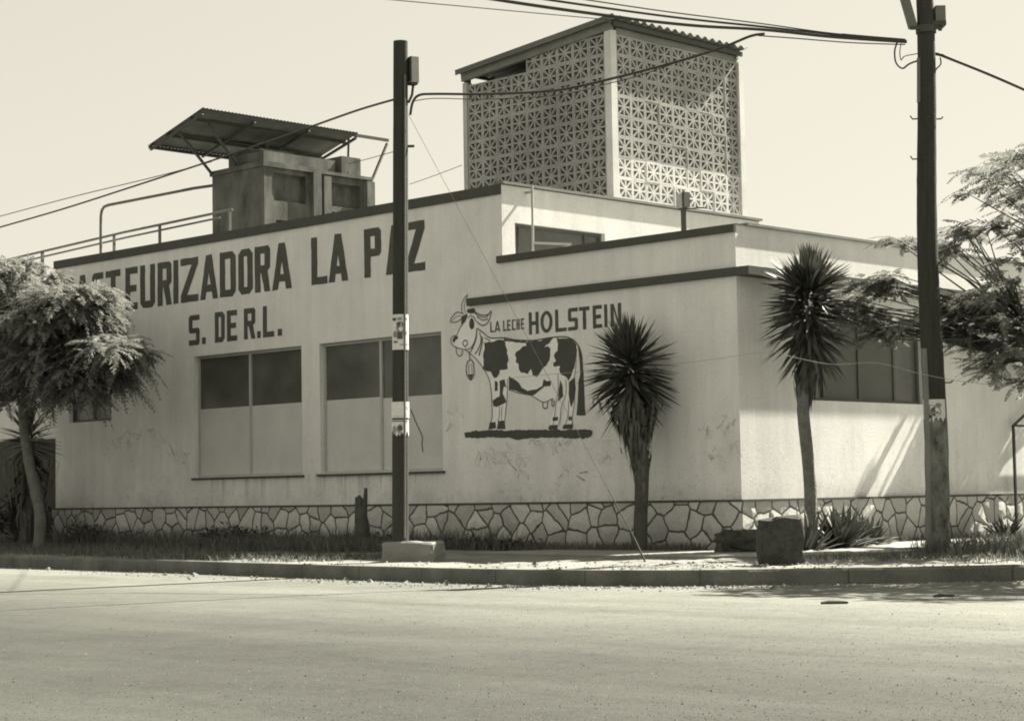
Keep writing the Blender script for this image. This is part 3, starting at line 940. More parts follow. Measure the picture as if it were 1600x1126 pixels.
# a plain tank inside keeps the openings dark
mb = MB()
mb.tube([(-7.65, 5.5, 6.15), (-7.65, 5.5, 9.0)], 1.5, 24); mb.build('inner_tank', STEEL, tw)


def rz(x):  # roof underside: rises towards +X
    return 9.60 + (x - TX0) / (TX1 - TX0) * 0.36
mb = MB()
for y in (TY0 + 0.02, TY1 - 0.1):
    a = Vector((TX0 - 0.02, y, rz(TX0) - 0.02)); b = Vector((TX1 + 0.02, y, rz(TX1) - 0.02))
    m = MB(); m.bar(a, b, 0.09, 0.17); m.build('roof_beam', CONC, tw)
mb = MB()
mb.box((TX1 - 0.12, TY0 + 0.17, 9.80), (TX1 - 0.005, TY1 - 0.06, 9.92)); mb.build('roof_beam', CONC, tw)
mb = MB()
for a, b in (((TX0 + .05, TY0 + .1, 9.40), (TX0 + .05, TY0 + .1, 9.62)), ((TX0 + .05, TY1 - .1, 9.3), (TX0 + .05, TY1 - .1, 9.62))):
    m = MB(); m.bar(a, b, 0.1); m.build('roof_support', STEEL, tw)
mb = MB()
mb.bar((TX1 + .07, TY0, rz(TX1) + .0), (TX1 + .07, TY1, rz(TX1) + .0), 0.05, 0.09)
mb.build('roof_purlin', STEEL, tw)
mb = MB()
mb.bar((TX0 - .03, TY0, rz(TX0) + .06), (TX0 - .03, TY1, rz(TX0) + .06), 0.05, 0.06)
mb.build('roof_purlin', STEEL, tw)
mb = MB(); mb.sm = True
NW = 18
per = (TY1 + 0.10 - (TY0 - 0.12)) / NW
vs = []; fs = []
cols = NW * 8 + 1
for i in range(cols):
    y = TY0 - 0.12 + i / 8 * per
    h = 0.032 * math.cos(2 * PI * i / 8)
    for x in (TX0 - 0.08, TX1 + 0.17):
        vs += [(x, y, rz(x) + 0.115 + h), (x, y, rz(x) + 0.103 + h)]
for i in range(cols - 1):
    a = 4 * i; b = a + 4
    fs += [(a, a + 2, b + 2, b), (a + 1, b + 1, b + 3, a + 3), (a + 2, a + 3, b + 3, b + 2), (a, b, b + 1, a + 1)]
fs += [(0, 1, 3, 2), (4 * (cols - 1), 4 * (cols - 1) + 2, 4 * (cols - 1) + 3, 4 * (cols - 1) + 1)]
mb.mesh(vs, fs)
mb.sm = False
mb.bar((TX0 - 0.08, TY0 - 0.13, rz(TX0 - .08) + 0.085), (TX1 + 0.17, TY0 - 0.13, rz(TX1 + .17) + 0.085), 0.012, 0.11)
mb.build('corrugated_roof', SHEET, tw)

# ------------------------------------------------------------------ rooftop concrete tank with sheet canopy
tk = thing('rooftop_tank', (-16.7, 4.6, 6.1), 'stained concrete tank on the roof under a tilted sheet metal canopy', 'tank')
KX0, KX1, KY0, KY1 = -17.62, -15.74, 3.0, 6.24
mb = MB()
TK = lambda u, d, z: (KX1 - d, u, z)
wall_grid(mb, TK, KY0, KY1, 6.1, 8.46, [(3.32, 4.28, 7.72, 8.36), (3.38, 4.12, 6.5, 7.28), (5.05, 5.95, 7.75, 8.30), (5.05, 5.95, 6.4, 7.62)], 0.16)
mb.box((KX0, KY0, 6.1), (KX1 - 0.16, KY0 + 0.002, 8.46))
mb.box((KX0 + .002, KY0 + 0.003, 6.1), (KX1 - 0.162, KY1, 8.44))
mb.build('tank_wall', OLDCONC, tk)
mb = MB()
mb.box((KX1 + .002, 4.42, 6.1), (KX1 + .10, 4.66, 8.5)); mb.build('pilaster', OLDCONC, tk)
mb = MB()
mb.box((KX1 + .002, 4.74, 6.1), (KX1 + .10, 4.96, 8.42)); mb.build('pilaster', OLDCONC, tk)
mb = MB()
mb.box((KX1 + .002, 6.02, 6.1), (KX1 + .16, 6.26, 8.42)); mb.build('pilaster', OLDCONC, tk)
mb = MB()
mb.box((KX1 + .002, KY0, 6.1), (KX1 + .06, KY0 + 0.22, 8.5)); mb.build('pilaster', OLDCONC, tk)
mb = MB()
mb.box((KX0 - .05, KY0 - .04, 8.465), (KX1 + .09, 4.7, 8.58)); mb.box((KX0 - .05, 4.702, 8.465), (KX1 + .09, KY1 + .02, 8.54)); mb.build('tank_lid', OLDCONC, tk)
mb = MB()
mb.box((-17.15, KY0 + 0.12, 8.585), (-15.85, KY0 + 2.25, 8.86)); mb.box((-16.9, KY0 + .3, 8.862), (-16.2, KY0 + 1.3, 8.98)); mb.build('tank_hatch', OLDCONC, tk)
mb = MB()
mb.box((-16.5, KY0 + 2.4, 8.55), (-15.78, KY1 - .25, 8.98)); mb.build('motor_housing', OLDCONC, tk)
mb = MB()
mb.tube([(-17.0, KY0 + 0.5, 8.58), (-17.0, KY0 + 0.5, 9.05)], 0.2, 12); mb.tube([(-16.6, KY0 + .8, 8.58), (-16.6, KY0 + .8, 9.3)], .05, 8)
mb.build('pump', STEEL, tk)
# canopy sheet from (-18.05, z 9.04) rising to (-16.0, z 9.60)
mb = MB(); mb.sm = True
def cz(x): return 9.05 + (x + 18.05) / 2.05 * 0.55
CY0, CY1 = 1.5, 6.1
vs = []; fs = []
n = 46 * 2
for i in range(n + 1):
    y = CY0 + (CY1 - CY0) * i / n
    h = 0.012 * (1 if i % 2 else -1)
    for x in (-18.05, -15.98):
        vs += [(x, y, cz(x) + h + .05), (x, y, cz(x) + h + .042)]
for i in range(n):
    a = 4 * i; b = a + 4
    fs += [(a, a + 2, b + 2, b), (a + 1, b + 1, b + 3, a + 3), (a + 2, a + 3, b + 3, b + 2), (a, b, b + 1, a + 1)]
fs += [(0, 1, 3, 2)]
mb.mesh(vs, fs); mb.build('canopy_sheet', SHEET, tk)
for x, y1 in ((-16.02, 7.1), (-16.45, CY1), (-17.35, CY1), (-18.02, CY1)):
    m = MB(); m.bar((x, CY0 + .01, cz(x) - .01), (x, y1, cz(x) - .01), 0.05, 0.07); m.build('canopy_beam', STEEL, tk)
for y in (CY0 + .04, 3.0, 4.6, CY1 - .04):
    m = MB(); m.bar((-18.0, y, cz(-18.0) - .075), (-16.0, y, cz(-16.0) - .075), 0.05, 0.055); m.build('canopy_beam', STEEL, tk)
for a, b in (((-17.6, 3.0, 8.5), (-16.95, 1.54, 9.28)), ((-15.74, 6.26, 8.4), (-16.02, 7.06, 9.5)), ((-16.7, 3.0, 8.6), (-16.4, 2.0, 9.4)), ((-15.8, 5.6, 8.6), (-16.1, 5.9, 9.5)), ((-17.5, 5.5, 8.5), (-17.6, 5.6, 9.1))):
    m = MB(); m.bar(a, b, 0.05); m.build('strut', STEEL, tk)

# roof pipes
def pipe(name, pts, r, label, extra=None, m=PIPE):
    mb = MB(); mb.tube(pts, r, 8)
    o = mb.build(name, m)
    return tag(o, label, 'pipe')
pipe('roof_pipe', [(-17.62, 3.3, 8.32), (-17.95, 2.7, 8.2), (-19.7, 1.53, 7.90), (-19.83, 1.5, 7.87), (-19.92, 1.5, 7.80), (-19.96, 1.5, 7.68), (-19.97, 1.5, 7.4), (-19.97, 1.5, 5.2), (-19.97, 1.5, 0)], .035, 'upper roof pipe bent down at its left end beside the tank')
pr = thing('pipe_run', (-19.0, 1.5, 6.1), 'pair of low parallel pipes on short supports along the roof edge', 'pipe')
m = MB(); m.tube([(-14.9, 1.5, 7.24), (-19.0, 1.5, 7.18), (-24.4, 1.5, 7.02)], .03, 8); m.build('pipe', PIPE, pr)
m = MB(); m.tube([(-15.5, 1.62, 7.14), (-19.0, 1.62, 7.08), (-24.4, 1.62, 6.92)], .024, 8); m.build('pipe', PIPE, pr)
for x, zt in ((-17.6, 7.19), (-19.42, 7.16), (-15.0, 7.24)):
    m = MB(); m.bar((x, 1.5, 6.1), (x, 1.5, zt), .05); m.build('support', PIPE, pr)
m = MB(); m.bar((-22.5, 1.5, 0), (-22.5, 1.5, 7.06), .06); m.build('support', PIPE, pr)

# antenna mast on the low roof, in front of the upper wall, and the vent pipe
ms = thing('pipe_mast', (-4.95, 0.7, 4.72), 'thin upright pipe with side bracket before the upper terrace window', 'pipe')
m = MB(); m.tube([(-5.02, 0.62, 4.72), (-5.02, 0.62, 6.46)], .022, 8); m.build('upright', METAL, ms)
m = MB(); m.bar((-5.02, 0.62, 5.42), (-4.72, 1.3, 5.42), .04); m.bar((-4.72, 1.3, 5.42), (-4.98, 0.75, 5.16), .03); m.build('bracket', METAL, ms)
m = MB(); m.bar((-5.18, 0.62, 6.34), (-5.0, 0.62, 6.34), .04); m.build('wall_clamp', METAL, ms)
vp = at(1068, 330, 0, -3.2)
vt = thing('vent_pipe', (vp.x, vp.y, 4.72), 'short dark vent pipe with pale hood standing behind the low parapet', 'vent')
m = MB(); m.tube([(vp.x, vp.y, 4.72), (vp.x, vp.y, at(1068, 326, 1, vp.y).z)], .05, 10); m.build('pipe', STEEL, vt)
zt = at(1068, 326, 1, vp.y).z
m = MB(); m.box((vp.x - .11, vp.y - .07, zt + .012), (vp.x + .03, vp.y + .07, zt + .27)); m.build('hood', METAL, vt)
m = MB(); m.box((vp.x + .032, vp.y - .08, zt + .02), (vp.x + .09, vp.y + .08, zt + .29)); m.build('hood_plate', STEEL, vt)
m = MB(); m.bar((vp.x - .12, vp.y, zt), (vp.x + .32, vp.y + .2, zt), .03, .022); m.build('cross_arm', STEEL, vt)

# ------------------------------------------------------------------ utility poles
def pole_axis(base, top, r0, r1, n=14):
    b, t = Vector(base), Vector(top)
    return [b.lerp(t, i / n) for i in range(n + 1)], [r0 + (r1 - r0) * i / n for i in range(n + 1)]


LP = Vector((-2.35, -5.0, 0))
LPx = at(625, 868, 1, -5.0); LP = Vector((LPx.x, -5.0, 0))
LTz = at(626, 65, 1, -5.0)
lp = thing('utility_pole', LP, 'slim dark utility pole left of the mural, its foot in a concrete block', 'utility pole')
ax, rr = pole_axis((LP.x, LP.y, -0.2), (LTz.x, LP.y, LTz.z), 0.125, 0.108)
m = MB(); m.tube(ax, rr, 20, jit=.015, rnd=rk); m.build('shaft', POLE, lp)
def on_pole(py):  # world z on the left pole for a photo row
    return at(625, py, 1, LP.y).z
def pole_x(z): return LP.x + (LTz.x - LP.x) * (z + 0.2) / (LTz.z + 0.2)
right = Vector((ROT[0][0], ROT[1][0], 0)).normalized()      # pointing right as the street sees it
toward = Vector((right.y, -right.x, 0))
z0, z1 = on_pole(130), on_pole(90)
c = Vector((pole_x(z0), LP.y, 0)) + right * 0.185 - toward * 0.03
m = MB()
mt = Matrix.Translation((c.x, c.y, 0)) @ Matrix.Rotation(math.atan2(right.y, right.x) + 0.5, 4, 'Z')
m.box((-.06, -.08, z0), (.06, .08, z1), mt); m.build('meter_box', METAL, lp)
m = MB(); m.box((-.075, -.085, z0 + .03), (-.062, .085, z1 - .0), mt); m.box((-.06, -.06, z0 - .03), (.05, .06, z0 - .002), mt)
m.tube([mt @ Vector((0, 0, z0 - .03)), mt @ Vector((-.02, 0, z0 - .18)), mt @ Vector((-.08, 0, z0 - .3))], .02, 8)
m.build('box_bracket', STEEL, lp)
m = MB(); zz = on_pole(229); q = Vector((pole_x(zz), LP.y, zz)); m.bar(q + right * .1, q + right * .205, .035); m.build('step_bolt', STEEL, lp)
m = MB(); m.tube([Vector((pole_x(z), LP.y, z)) + toward * .112 + right * .07 for z in np.linspace(on_pole(840), on_pole(120), 12)], .014, 6); m.build('conduit', PIPE, lp)

RB = at(1464, 862, 2, 0.0)
RTp = at(1441, -60, 1, RB.y + 0.0)
rp = thing('utility_pole', (RB.x, RB.y, 0), 'thick leaning utility pole at the street corner with boxes near its top', 'utility pole')
Rt = Vector((RTp.x, RB.y, RTp.z))
Rb = Vector((RB.x, RB.y, -0.2))
NP = 60
ax, rr = pole_axis(Rb, Rt, 0.185, 0.125, NP)
for i in range(1, len(ax) - 1):
    ax[i] = ax[i] + right * (0.03 * math.sin(i * .15))
def rpole(py):
    z = at(1455, py, 1, RB.y).z
    t = (z - Rb.z) / (Rt.z - Rb.z) * NP
    i = min(int(t), NP - 1); f = t - i
    return ax[i].lerp(ax[i + 1], f), rr[i] + (rr[i + 1] - rr[i]) * f
k = int(round((at(1455, 628, 1, RB.y).z - Rb.z) / (Rt.z - Rb.z) * NP))
m = MB(); m.tube(ax[:k + 1], rr[:k + 1], 22, jit=.03, rnd=rk); m.build('lower_shaft', POLE2, rp)
m = MB(); m.tube(ax[k:], [r * .985 for r in rr[k:]], 22, jit=.02, rnd=rk); m.build('upper_shaft', POLE, rp)
m = MB(); pts = []
for py in np.linspace(545, 860, 12):
    p, r = rpole(py); pts.append(p - right * (r * .82) + toward * (r * .6))
m.tube(pts, .045, 10); m.build('conduit', CONC, rp)
m = MB(); pts = []
for py in np.linspace(90, 160, 6):
    p, r = rpole(py); pts.append(p - right * (r * .95) + toward * (r * .4))
m.tube(pts, .03, 8); m.build('conduit', PIPE, rp)
p, r = rpole(22)
ang = math.atan2(right.y, right.x)
m = MB(); mt = Matrix.Translation(p + right * (r + .075) - toward * .02) @ Matrix.Rotation(ang, 4, 'Z')
m.box((-.07, -.1, -.1), (.08, .1, .13), mt); m.build('junction_box', PIPE, rp)
m = MB(); m.box((-.16, -.12, -.17), (.08, .12, -.105), mt); m.tube([mt @ Vector((0, -.05, -.17)), mt @ Vector((0, -.05, -.24))], .03, 8); m.build('box_bracket', STEEL, rp)
p, r = rpole(15)
m = MB(); mt = Matrix.Translation(p - right * (r + .13) + toward * .02) @ Matrix.Rotation(ang, 4, 'Z') @ Matrix.Rotation(math.radians(-14), 4, 'Y')
m.box((-.06, -.06, -.26), (.06, .06, .7), mt); m.build('lamp_arm', PIPE, rp)
p, r = rpole(44)
m = MB(); m.bar(p - right * (r + .13) + toward * .1, p + right * (r + .06) + toward * .1, .03, .05); m.tube([p - Vector((0, 0, .06)), p + Vector((0, 0, .05))], r + .02, 18)
m.build('clamp_band', STEEL, rp)
for py, a, b in ((185, .11, .1), (248, .1, .0), (392, .0, .0), (598, .0, .12)):
    p, r = rpole(py)
    m = MB()
    if a: m.tube([p + toward * (r) * .4 - right * r * .85, p - right * (r + a * .7) + toward * .02, p - right * (r + a) + toward * .02 + Vector((0, 0, .05))], .012, 6)
    if b: m.tube([p + right * r * .9, p + right * (r + b * .7), p + right * (r + b) + Vector((0, 0, .03))], .012, 6)
    if a and b: m.tube([p - right * r * .95 + toward * .05, p + toward * (r + .012), p + right * r * .95 + toward * .02], .009, 6)
    if a or b: m.build('step_bolt', STEEL, rp)

# posters pasted round the poles
def wrap(name, centre, r, z0, z1, a0, a1, prints, label, rag=0.0):
    o = thing(name, (centre.x, centre.y, z0), label, 'poster')
    base = math.atan2(toward.y, toward.x)
    rr_ = random.Random(int(z0 * 1000))
    def P(u, v, off):
        a = base + (a0 + (a1 - a0) * u); z = z0 + (z1 - z0) * v
        return (centre.x + math.cos(a) * (r + off), centre.y + math.sin(a) * (r + off), z)
    m = MB(); m.sm = True
    n = 16
    lo = [rr_.uniform(0, rag) for _ in range(n + 1)]
    for i in range(n):
        m.face([P(i / n, lo[i], .006), P((i + 1) / n, lo[i + 1], .006), P((i + 1) / n, 1, .006), P(i / n, 1, .006)])
    m.build('sheet', PAPER, o)
    m = MB()
    for k, (kind, u, v, a, b, mi) in enumerate(prints):
        m.mi = mi
        off = .0085 + .0012 * k
        N_ = 14
        if kind == 'e':
            ring = [P(u + a * math.cos(2 * PI * i / N_), v + b * math.sin(2 * PI * i / N_), off) for i in range(N_)]
            m.face(ring)
        else:
            for i in range(6):
                t0, t1 = i / 6, (i + 1) / 6
                m.face([P(u - a + 2 * a * t0, v - b, off), P(u - a + 2 * a * t1, v - b, off), P(u - a + 2 * a * t1, v + b, off), P(u - a + 2 * a * t0, v + b, off)])
    if prints: m.build('print', [INK, INK2, PAPER], o)
    return o
rs2 = random.Random(2)
head = [('e', .5, .62, .17, .14, 1), ('e', .5, .73, .16, .06, 0), ('r', .5, .40, .12, .10, 0), ('e', .30, .46, .12, .08, 1), ('e', .72, .44, .12, .09, 1), ('e', .46, .60, .1, .08, 2),
        ('e', .5, .645, .12, .018, 0), ('r', .70, .22, .1, .02, 0), ('r', .3, .14, .2, .012, 1), ('e', .25, .86, .09, .035, 1), ('e', .5, .87, .1, .04, 1), ('e', .75, .86, .1, .045, 0)]
zc0 = Vector((pole_x(on_pole(520)), LP.y, 0))
wrap('poster', zc0, .118, on_pole(547), on_pole(492), 1.35, -1.35, head, 'white portrait poster of a man in a jacket, uppermost on the slim left pole')
zc0 = Vector((pole_x(on_pole(640)), LP.y, 0))
wrap('poster', zc0, .125, on_pole(653), on_pole(628), 1.45, -1.45, [('r', .5, .1, .3, .012, 1), ('e', .3, .5, .2, .2, 2)], 'blank pale sheet pasted at mid height round the slim left pole')
zc0 = Vector((pole_x(on_pole(668)), LP.y, 0))
wrap('poster', zc0, .122, on_pole(682), on_pole(656), 1.4, -1.4, [('e', .45, .45, .2, .3, 1), ('e', .48, .5, .1, .18, 0), ('e', .75, .4, .1, .25, 1), ('r', .5, .92, .4, .03, 0)], 'torn smudged poster just below the blank sheet on the left pole', .35)
p, r = rpole(645)
wrap('poster', Vector((p.x, p.y, 0)), r + .008, at(1465, 662, 1, RB.y).z, at(1465, 624, 1, RB.y).z, .7, -1.45, [('e', .4, .5, .2, .2, 0), ('e', .6, .65, .2, .14, 1), ('e', .3, .75, .12, .1, 1), ('e', .7, .3, .18, .1, 0), ('r', .55, .45, .25, .05, 1)], 'ragged poster peeling off the thick right-hand pole', .3)

# concrete block round the foot of the left pole
def rough_block(name, pts_bottom, pts_top, z0, z1, mt, label, cat, seed, amp=.03, sub=3, top_tilt=(0, 0)):
    bm = bmesh.new()
    vb = [bm.verts.new((x, y, z0)) for x, y in pts_bottom]
    vt_ = [bm.verts.new((x, y, z1 + top_tilt[i % 2 if False else 0] * 0 + (top_tilt[0] * (x - pts_top[0][0]) + top_tilt[1] * (y - pts_top[0][1])))) for i, (x, y) in enumerate(pts_top)]
    n = len(vb)
    bm.faces.new(list(reversed(vb))); bm.faces.new(vt_)
    for i in range(n): bm.faces.new((vb[i], vb[(i + 1) % n], vt_[(i + 1) % n], vt_[i]))
    bmesh.ops.bevel(bm, geom=bm.edges[:], offset=.03, segments=1, affect='EDGES')
    bmesh.ops.triangulate(bm, faces=[f for f in bm.faces if len(f.verts) > 4])
    bmesh.ops.subdivide_edges(bm, edges=bm.edges[:], cuts=sub, use_grid_fill=True)
    rr_ = random.Random(seed)
    from mathutils import noise
    for v in bm.verts:
        d = noise.noise_vector(v.co * 2.2 + Vector((seed, 0, 0))) * amp * 1.6 + noise.noise_vector(v.co * 6 + Vector((0, seed, 0))) * amp + noise.noise_vector(v.co * 15) * amp * .5
        v.co += d
    me = bpy.data.meshes.new(name)
    ctr = Vector((sum(p[0] for p in pts_bottom) / n, sum(p[1] for p in pts_bottom) / n, z0))
    for v in bm.verts: v.co -= ctr
    bm.to_mesh(me); bm.free()
    me.materials.append(mt)
    o = bpy.data.objects.new(name, me); COL.objects.link(o); o.location = ctr
    return tag(o, label, cat)


def quad_at(centre, wx, wy, rot=ang):
    a = []
    for sx, sy in ((-1, -1), (1, -1), (1, 1), (-1, 1)):
        x, y = sx * wx / 2, sy * wy / 2
        a.append((centre[0] + x * math.cos(rot) - y * math.sin(rot), centre[1] + x * math.sin(rot) + y * math.cos(rot)))
    return a
bc = LP + right * .20
hb = at(650, 845, 1, bc.y).z
rough_block('concrete_block', quad_at(bc, .84, .5, ang - .35), quad_at(bc, .82, .48, ang - .35), -.05, hb, CONC, 'pale chipped concrete block round the foot of the left pole', 'concrete block', 3, .02)

sc_ = at(1221, 880, 2, 0.0)
zt = at(1218, 808, 1, sc_.y).z
rough_block('stone_block', quad_at(sc_, .54, .42), quad_at(sc_ - right * .02, .50, .36), -.05, zt, ROCK, 'dark squarish stone block standing upright near the kerb', 'stone', 9, .05)
bo = at(1145, 866, 2, 0.0)
zt = at(1145, 830, 1, bo.y).z
rough_block('boulder', quad_at(bo + Vector((0, .25, 0)), .72, .5), quad_at(bo + Vector((0, .3, 0)), .78, .5), -.05, zt, ROCK, 'low wide dark boulder against the stone plinth at the corner', 'boulder', 14, .08)


# ------------------------------------------------------------------ cables
def cable(name, pts, r, label, cat='cable', mt_=CABLE, sag=0.0, seg=24, parent=None):
    P = [Vector(p) for p in pts]
    if len(P) == 2:
        Q = []
        for i in range(seg + 1):
            t = i / seg
            v = P[0].lerp(P[1], t); v.z -= sag * 4 * t * (1 - t); Q.append(v)
    else:
        Q = []
        for i in range(len(P) - 1):
            p0 = P[max(i - 1, 0)]; p1 = P[i]; p2 = P[i + 1]; p3 = P[min(i + 2, len(P) - 1)]
            for k_ in range(8):
                t = k_ / 8
                Q.append(0.5 * ((2 * p1) + (p2 - p0) * t + (2 * p0 - 5 * p1 + 4 * p2 - p3) * t * t + (-p0 + 3 * p1 - 3 * p2 + p3) * t ** 3))
        Q.append(P[-1])
    m = MB(); m.tube(Q, r, 6)
    o = m.build(name, mt_, parent)
    if parent is None: tag(o, label, cat)
    return o


def atd(px, py, dist):
    return CAM + ray(px, py) * dist


def dist_of(v): return (Vector(v) - CAM).length
dL = dist_of((LP.x, LP.y, 6)); pR, _ = rpole(68); dR = dist_of(pR)
# bundle from the right pole over the street towards the upper left
for i, (path, r, lab) in enumerate([
    ([(1416, 66), (1300, 58), (1195, 47), (1080, 40), (950, 25), (740, -6), (500, -52)], .022, 'heaviest street cable running from the right pole across the tower roof'),
    ([(1416, 64), (1310, 55), (1200, 43), (1050, 27), (870, 2), (700, -24)], .016, 'second street cable, just above the heaviest one over the tower'),
    ([(1414, 62), (1300, 52), (1190, 37), (1040, 18), (905, -2), (760, -24)], .012, 'topmost thin street cable entering at the upper edge above the tower'),
    ([(1414, 70), (1330, 67), (1240, 60), (1185, 56)], .009, 'short lower strand between the right pole and the splice'),
    ([(950, 31), (850, 22), (720, 10), (590, -2)], .006, 'faint thin wire crossing the sky left of the tower peak')]):
    n_ = len(path)
    far = dR - 6.5
    pts = []
    for (px, py) in path:
        t = (1416 - px) / (1416 - 500)
        pts.append(atd(px, py, dR - 0.15 - 6.5 * t))
    cable('street_cable', pts, r, lab)
# cable from the left pole up to the splice on the bundle
tS = (1416 - 1185) / (1416 - 500)
dS = dR - .15 - 6.5 * tS
def mixd(px): 
    t = (px - 640) / (1185 - 640)
    return dL + (dS - dL) * max(0, t) - 0.1
cable('drop_cable', [atd(x, y, mixd(x)) for x, y in [(641, 180), (645, 160), (655, 149), (680, 147), (760, 147), (870, 141), (960, 122), (1060, 96), (1130, 74), (1172, 57), (1195, 53)]], .02, 'thick cable sagging from the left pole past the lattice tower to the splice')
cable('drop_cable', [atd(x, y, mixd(x)) for x, y in [(648, 158), (665, 155), (690, 154), (760, 155), (870, 149), (950, 131), (1000, 118), (1060, 97)]], .007, 'thin wire hanging just under the thick sagging cable before the tower')
# left of the left pole
def dleft(px): return dL + (612 - px) / 612 * 14 - .05
cable('street_cable', [atd(x, y, dleft(x)) for x, y in [(618, 155), (560, 172), (486, 198), (400, 228), (310, 258), (200, 294), (100, 326), (0, 355), (-80, 378)]], .017, 'street cable running down from the left pole to the left edge of view')
cable('street_cable', [atd(x, y, dleft(x)) for x, y in [(618, 238), (560, 251), (480, 262), (400, 262), (300, 262), (150, 297), (0, 338), (-80, 360)]][4:] and [atd(x, y, dleft(x) + 1) for x, y in [(330, 253), (240, 277), (120, 306), (0, 338), (-80, 360)]], .009, 'fainter thin cable above the other one at the far left edge')
cable('service_wire', [at(545, 256, 1, 4.5), at(580, 247, 1, 3.0), at(620, 236, 1, 1.2), (LP.x, LP.y + .1, on_pole(236))], .008, 'thin wire from the tank canopy to the left pole')
cable('service_wire', [at(640, 288, 1, 2.5), at(680, 274, 1, 3.0), at(722, 258, 1, 3.45)], .007, 'thin wire reaching the left edge of the lattice tower')
cable('service_wire', [at(800, 590, 1, -.25), at(890, 582, 1, -.3), at(1000, 574, 1, -.35), at(1100, 563, 1, -.5), atd(1200, 550, 29.6), atd(1240, 558, 29.4), atd(1300, 569, 29.2), atd(1370, 567, 28.9), atd(1440, 584, 28.6), atd(1520, 598, 28.6), atd(1640, 606, 28.6)], .0045, 'thin pale wire strung across the corner walls past both yuccas', mt_=METAL)
# guy wire of the left pole
ga = at(1010, 876, 2, 0.0)
gw = thing('guy_wire', ga, 'thin guy wire slanting from the left pole down to the pavement', 'wire')
gtop = Vector((pole_x(on_pole(180)), LP.y, on_pole(180))) + right * .12
m = MB(); m.tube([gtop, gtop.lerp(ga, .3), gtop.lerp(ga, .6), gtop.lerp(ga, .85)], .0035, 5); m.build('wire', WIRE, gw)
m = MB(); m.tube([gtop.lerp(ga, .85), gtop.lerp(ga, .95)], .008, 6); m.build('turnbuckle', WIRE, gw)
m = MB(); m.tube([gtop.lerp(ga, .95), ga - Vector((0, 0, .05))], .014, 6); m.build('anchor_rod', STEEL, gw)
# right of the right pole
p, r = rpole(82)
cable('street_cable', [p + right * r * .9, atd(1470, 86, dR), atd(1480, 90, dR), atd(1540, 114, dR + .6), atd(1600, 140, dR + 1.2), atd(1700, 185, dR + 2.4)], .026, 'thick cable leaving the right pole towards the right edge of view')
p2, r2 = rpole(110)
cable('cable_loop', [atd(1469, 90, dR), atd(1470, 100, dR), atd(1464, 107, dR), p2 + right * r2 * .9], .012, 'small slack loop on the right side of the thick pole')
p2, r2 = rpole(92)
cable('cable_loop', [atd(1402, 66, dR - .2), atd(1398, 80, dR - .2), atd(1400, 98, dR - .2), atd(1410, 107, dR - .2), atd(1421, 100, dR - .15), p2 - right * r2 * .8], .014, 'larger hanging loop of cable on the left side of the thick pole')
cable('cable_loop', [atd(1408, 68, dR - .2), atd(1406, 82, dR - .2), atd(1408, 94, dR - .2), atd(1414, 88, dR - .15), p2 - right * r2 * .8 + Vector((0, 0, .1))], .008, 'smaller inner loop of cable on the left side of the thick pole')


# ------------------------------------------------------------------ vegetation
def rot_to(d):
    return Vector((0, 0, 1)).rotation_difference(d)


def sword_head(mb, centre, rnd, n, L, rx, rz_, wid, up_bias, low, droop=0.15):
    """radiating sword leaves from a stubby axis; rx/rz_ scale the reach, low = lowest elevation (radians)"""
    for i in range(n):
        az = rnd.uniform(0, 2 * PI)
        el = low + (PI / 2 - low) * (rnd.random() ** up_bias)
        d = Vector((math.cos(az) * math.cos(el), math.sin(az) * math.cos(el), math.sin(el)))
        l = L * rnd.uniform(.8, 1.08)
        base = centre + Vector((0, 0, min(1.0, max(0.0, (el + rnd.uniform(-.25, .25) - low) / (0.5 - low))) * rz_ - rz_ / 2)) + Vector((d.x, d.y, 0)) * rx
        side = d.cross(Vector((0, 0, 1)))
        if side.length < .1: side = Vector((1, 0, 0))
        side.normalize()
        roll = rnd.uniform(-.9, .9)
        nrm = side.cross(d)
        s = side * math.cos(roll) + nrm * math.sin(roll)
        dr = droop * rnd.uniform(.2, 1.4) * math.cos(el) * l
        if rnd.random() < .14: dr *= 3.5
        if rnd.random() < .18: l *= rnd.uniform(.45, .8)
        lat = side * rnd.gauss(0, .11) * l
        m1 = base + d * l * .5 - Vector((0, 0, dr * .25)) + lat * .3; tip = base + d * l - Vector((0, 0, dr)) + lat
        w2 = wid * rnd.uniform(.8, 1.15)
        mb.mesh([base - s * w2 * .35, base + s * w2 * .35, m1 + s * w2 * .5, m1 - s * w2 * .5, tip], [(0, 1, 2, 3), (3, 2, 4)])


def skirt(mb, base, top, rnd, n, L, rad, wid):
    for i in range(n):
        t = rnd.random()
        p = base.lerp(top, t)
        az = rnd.uniform(0, 2 * PI)
        o = Vector((math.cos(az), math.sin(az), 0))
        l = L * rnd.uniform(.6, 1.1)
        sp = rad * (0.35 + t * .75) * rnd.uniform(.5, 1.25)
        a = p + o * .07
        b = p + o * sp + Vector((0, 0, -l * .45)); c = p + o * sp * .85 + Vector((0, 0, -l))
        s = Vector((-o.y, o.x, 0)) * wid * .5
        mb.mesh([a - s, a + s, b + s, b - s, c], [(0, 1, 2, 3), (3, 2, 4)])


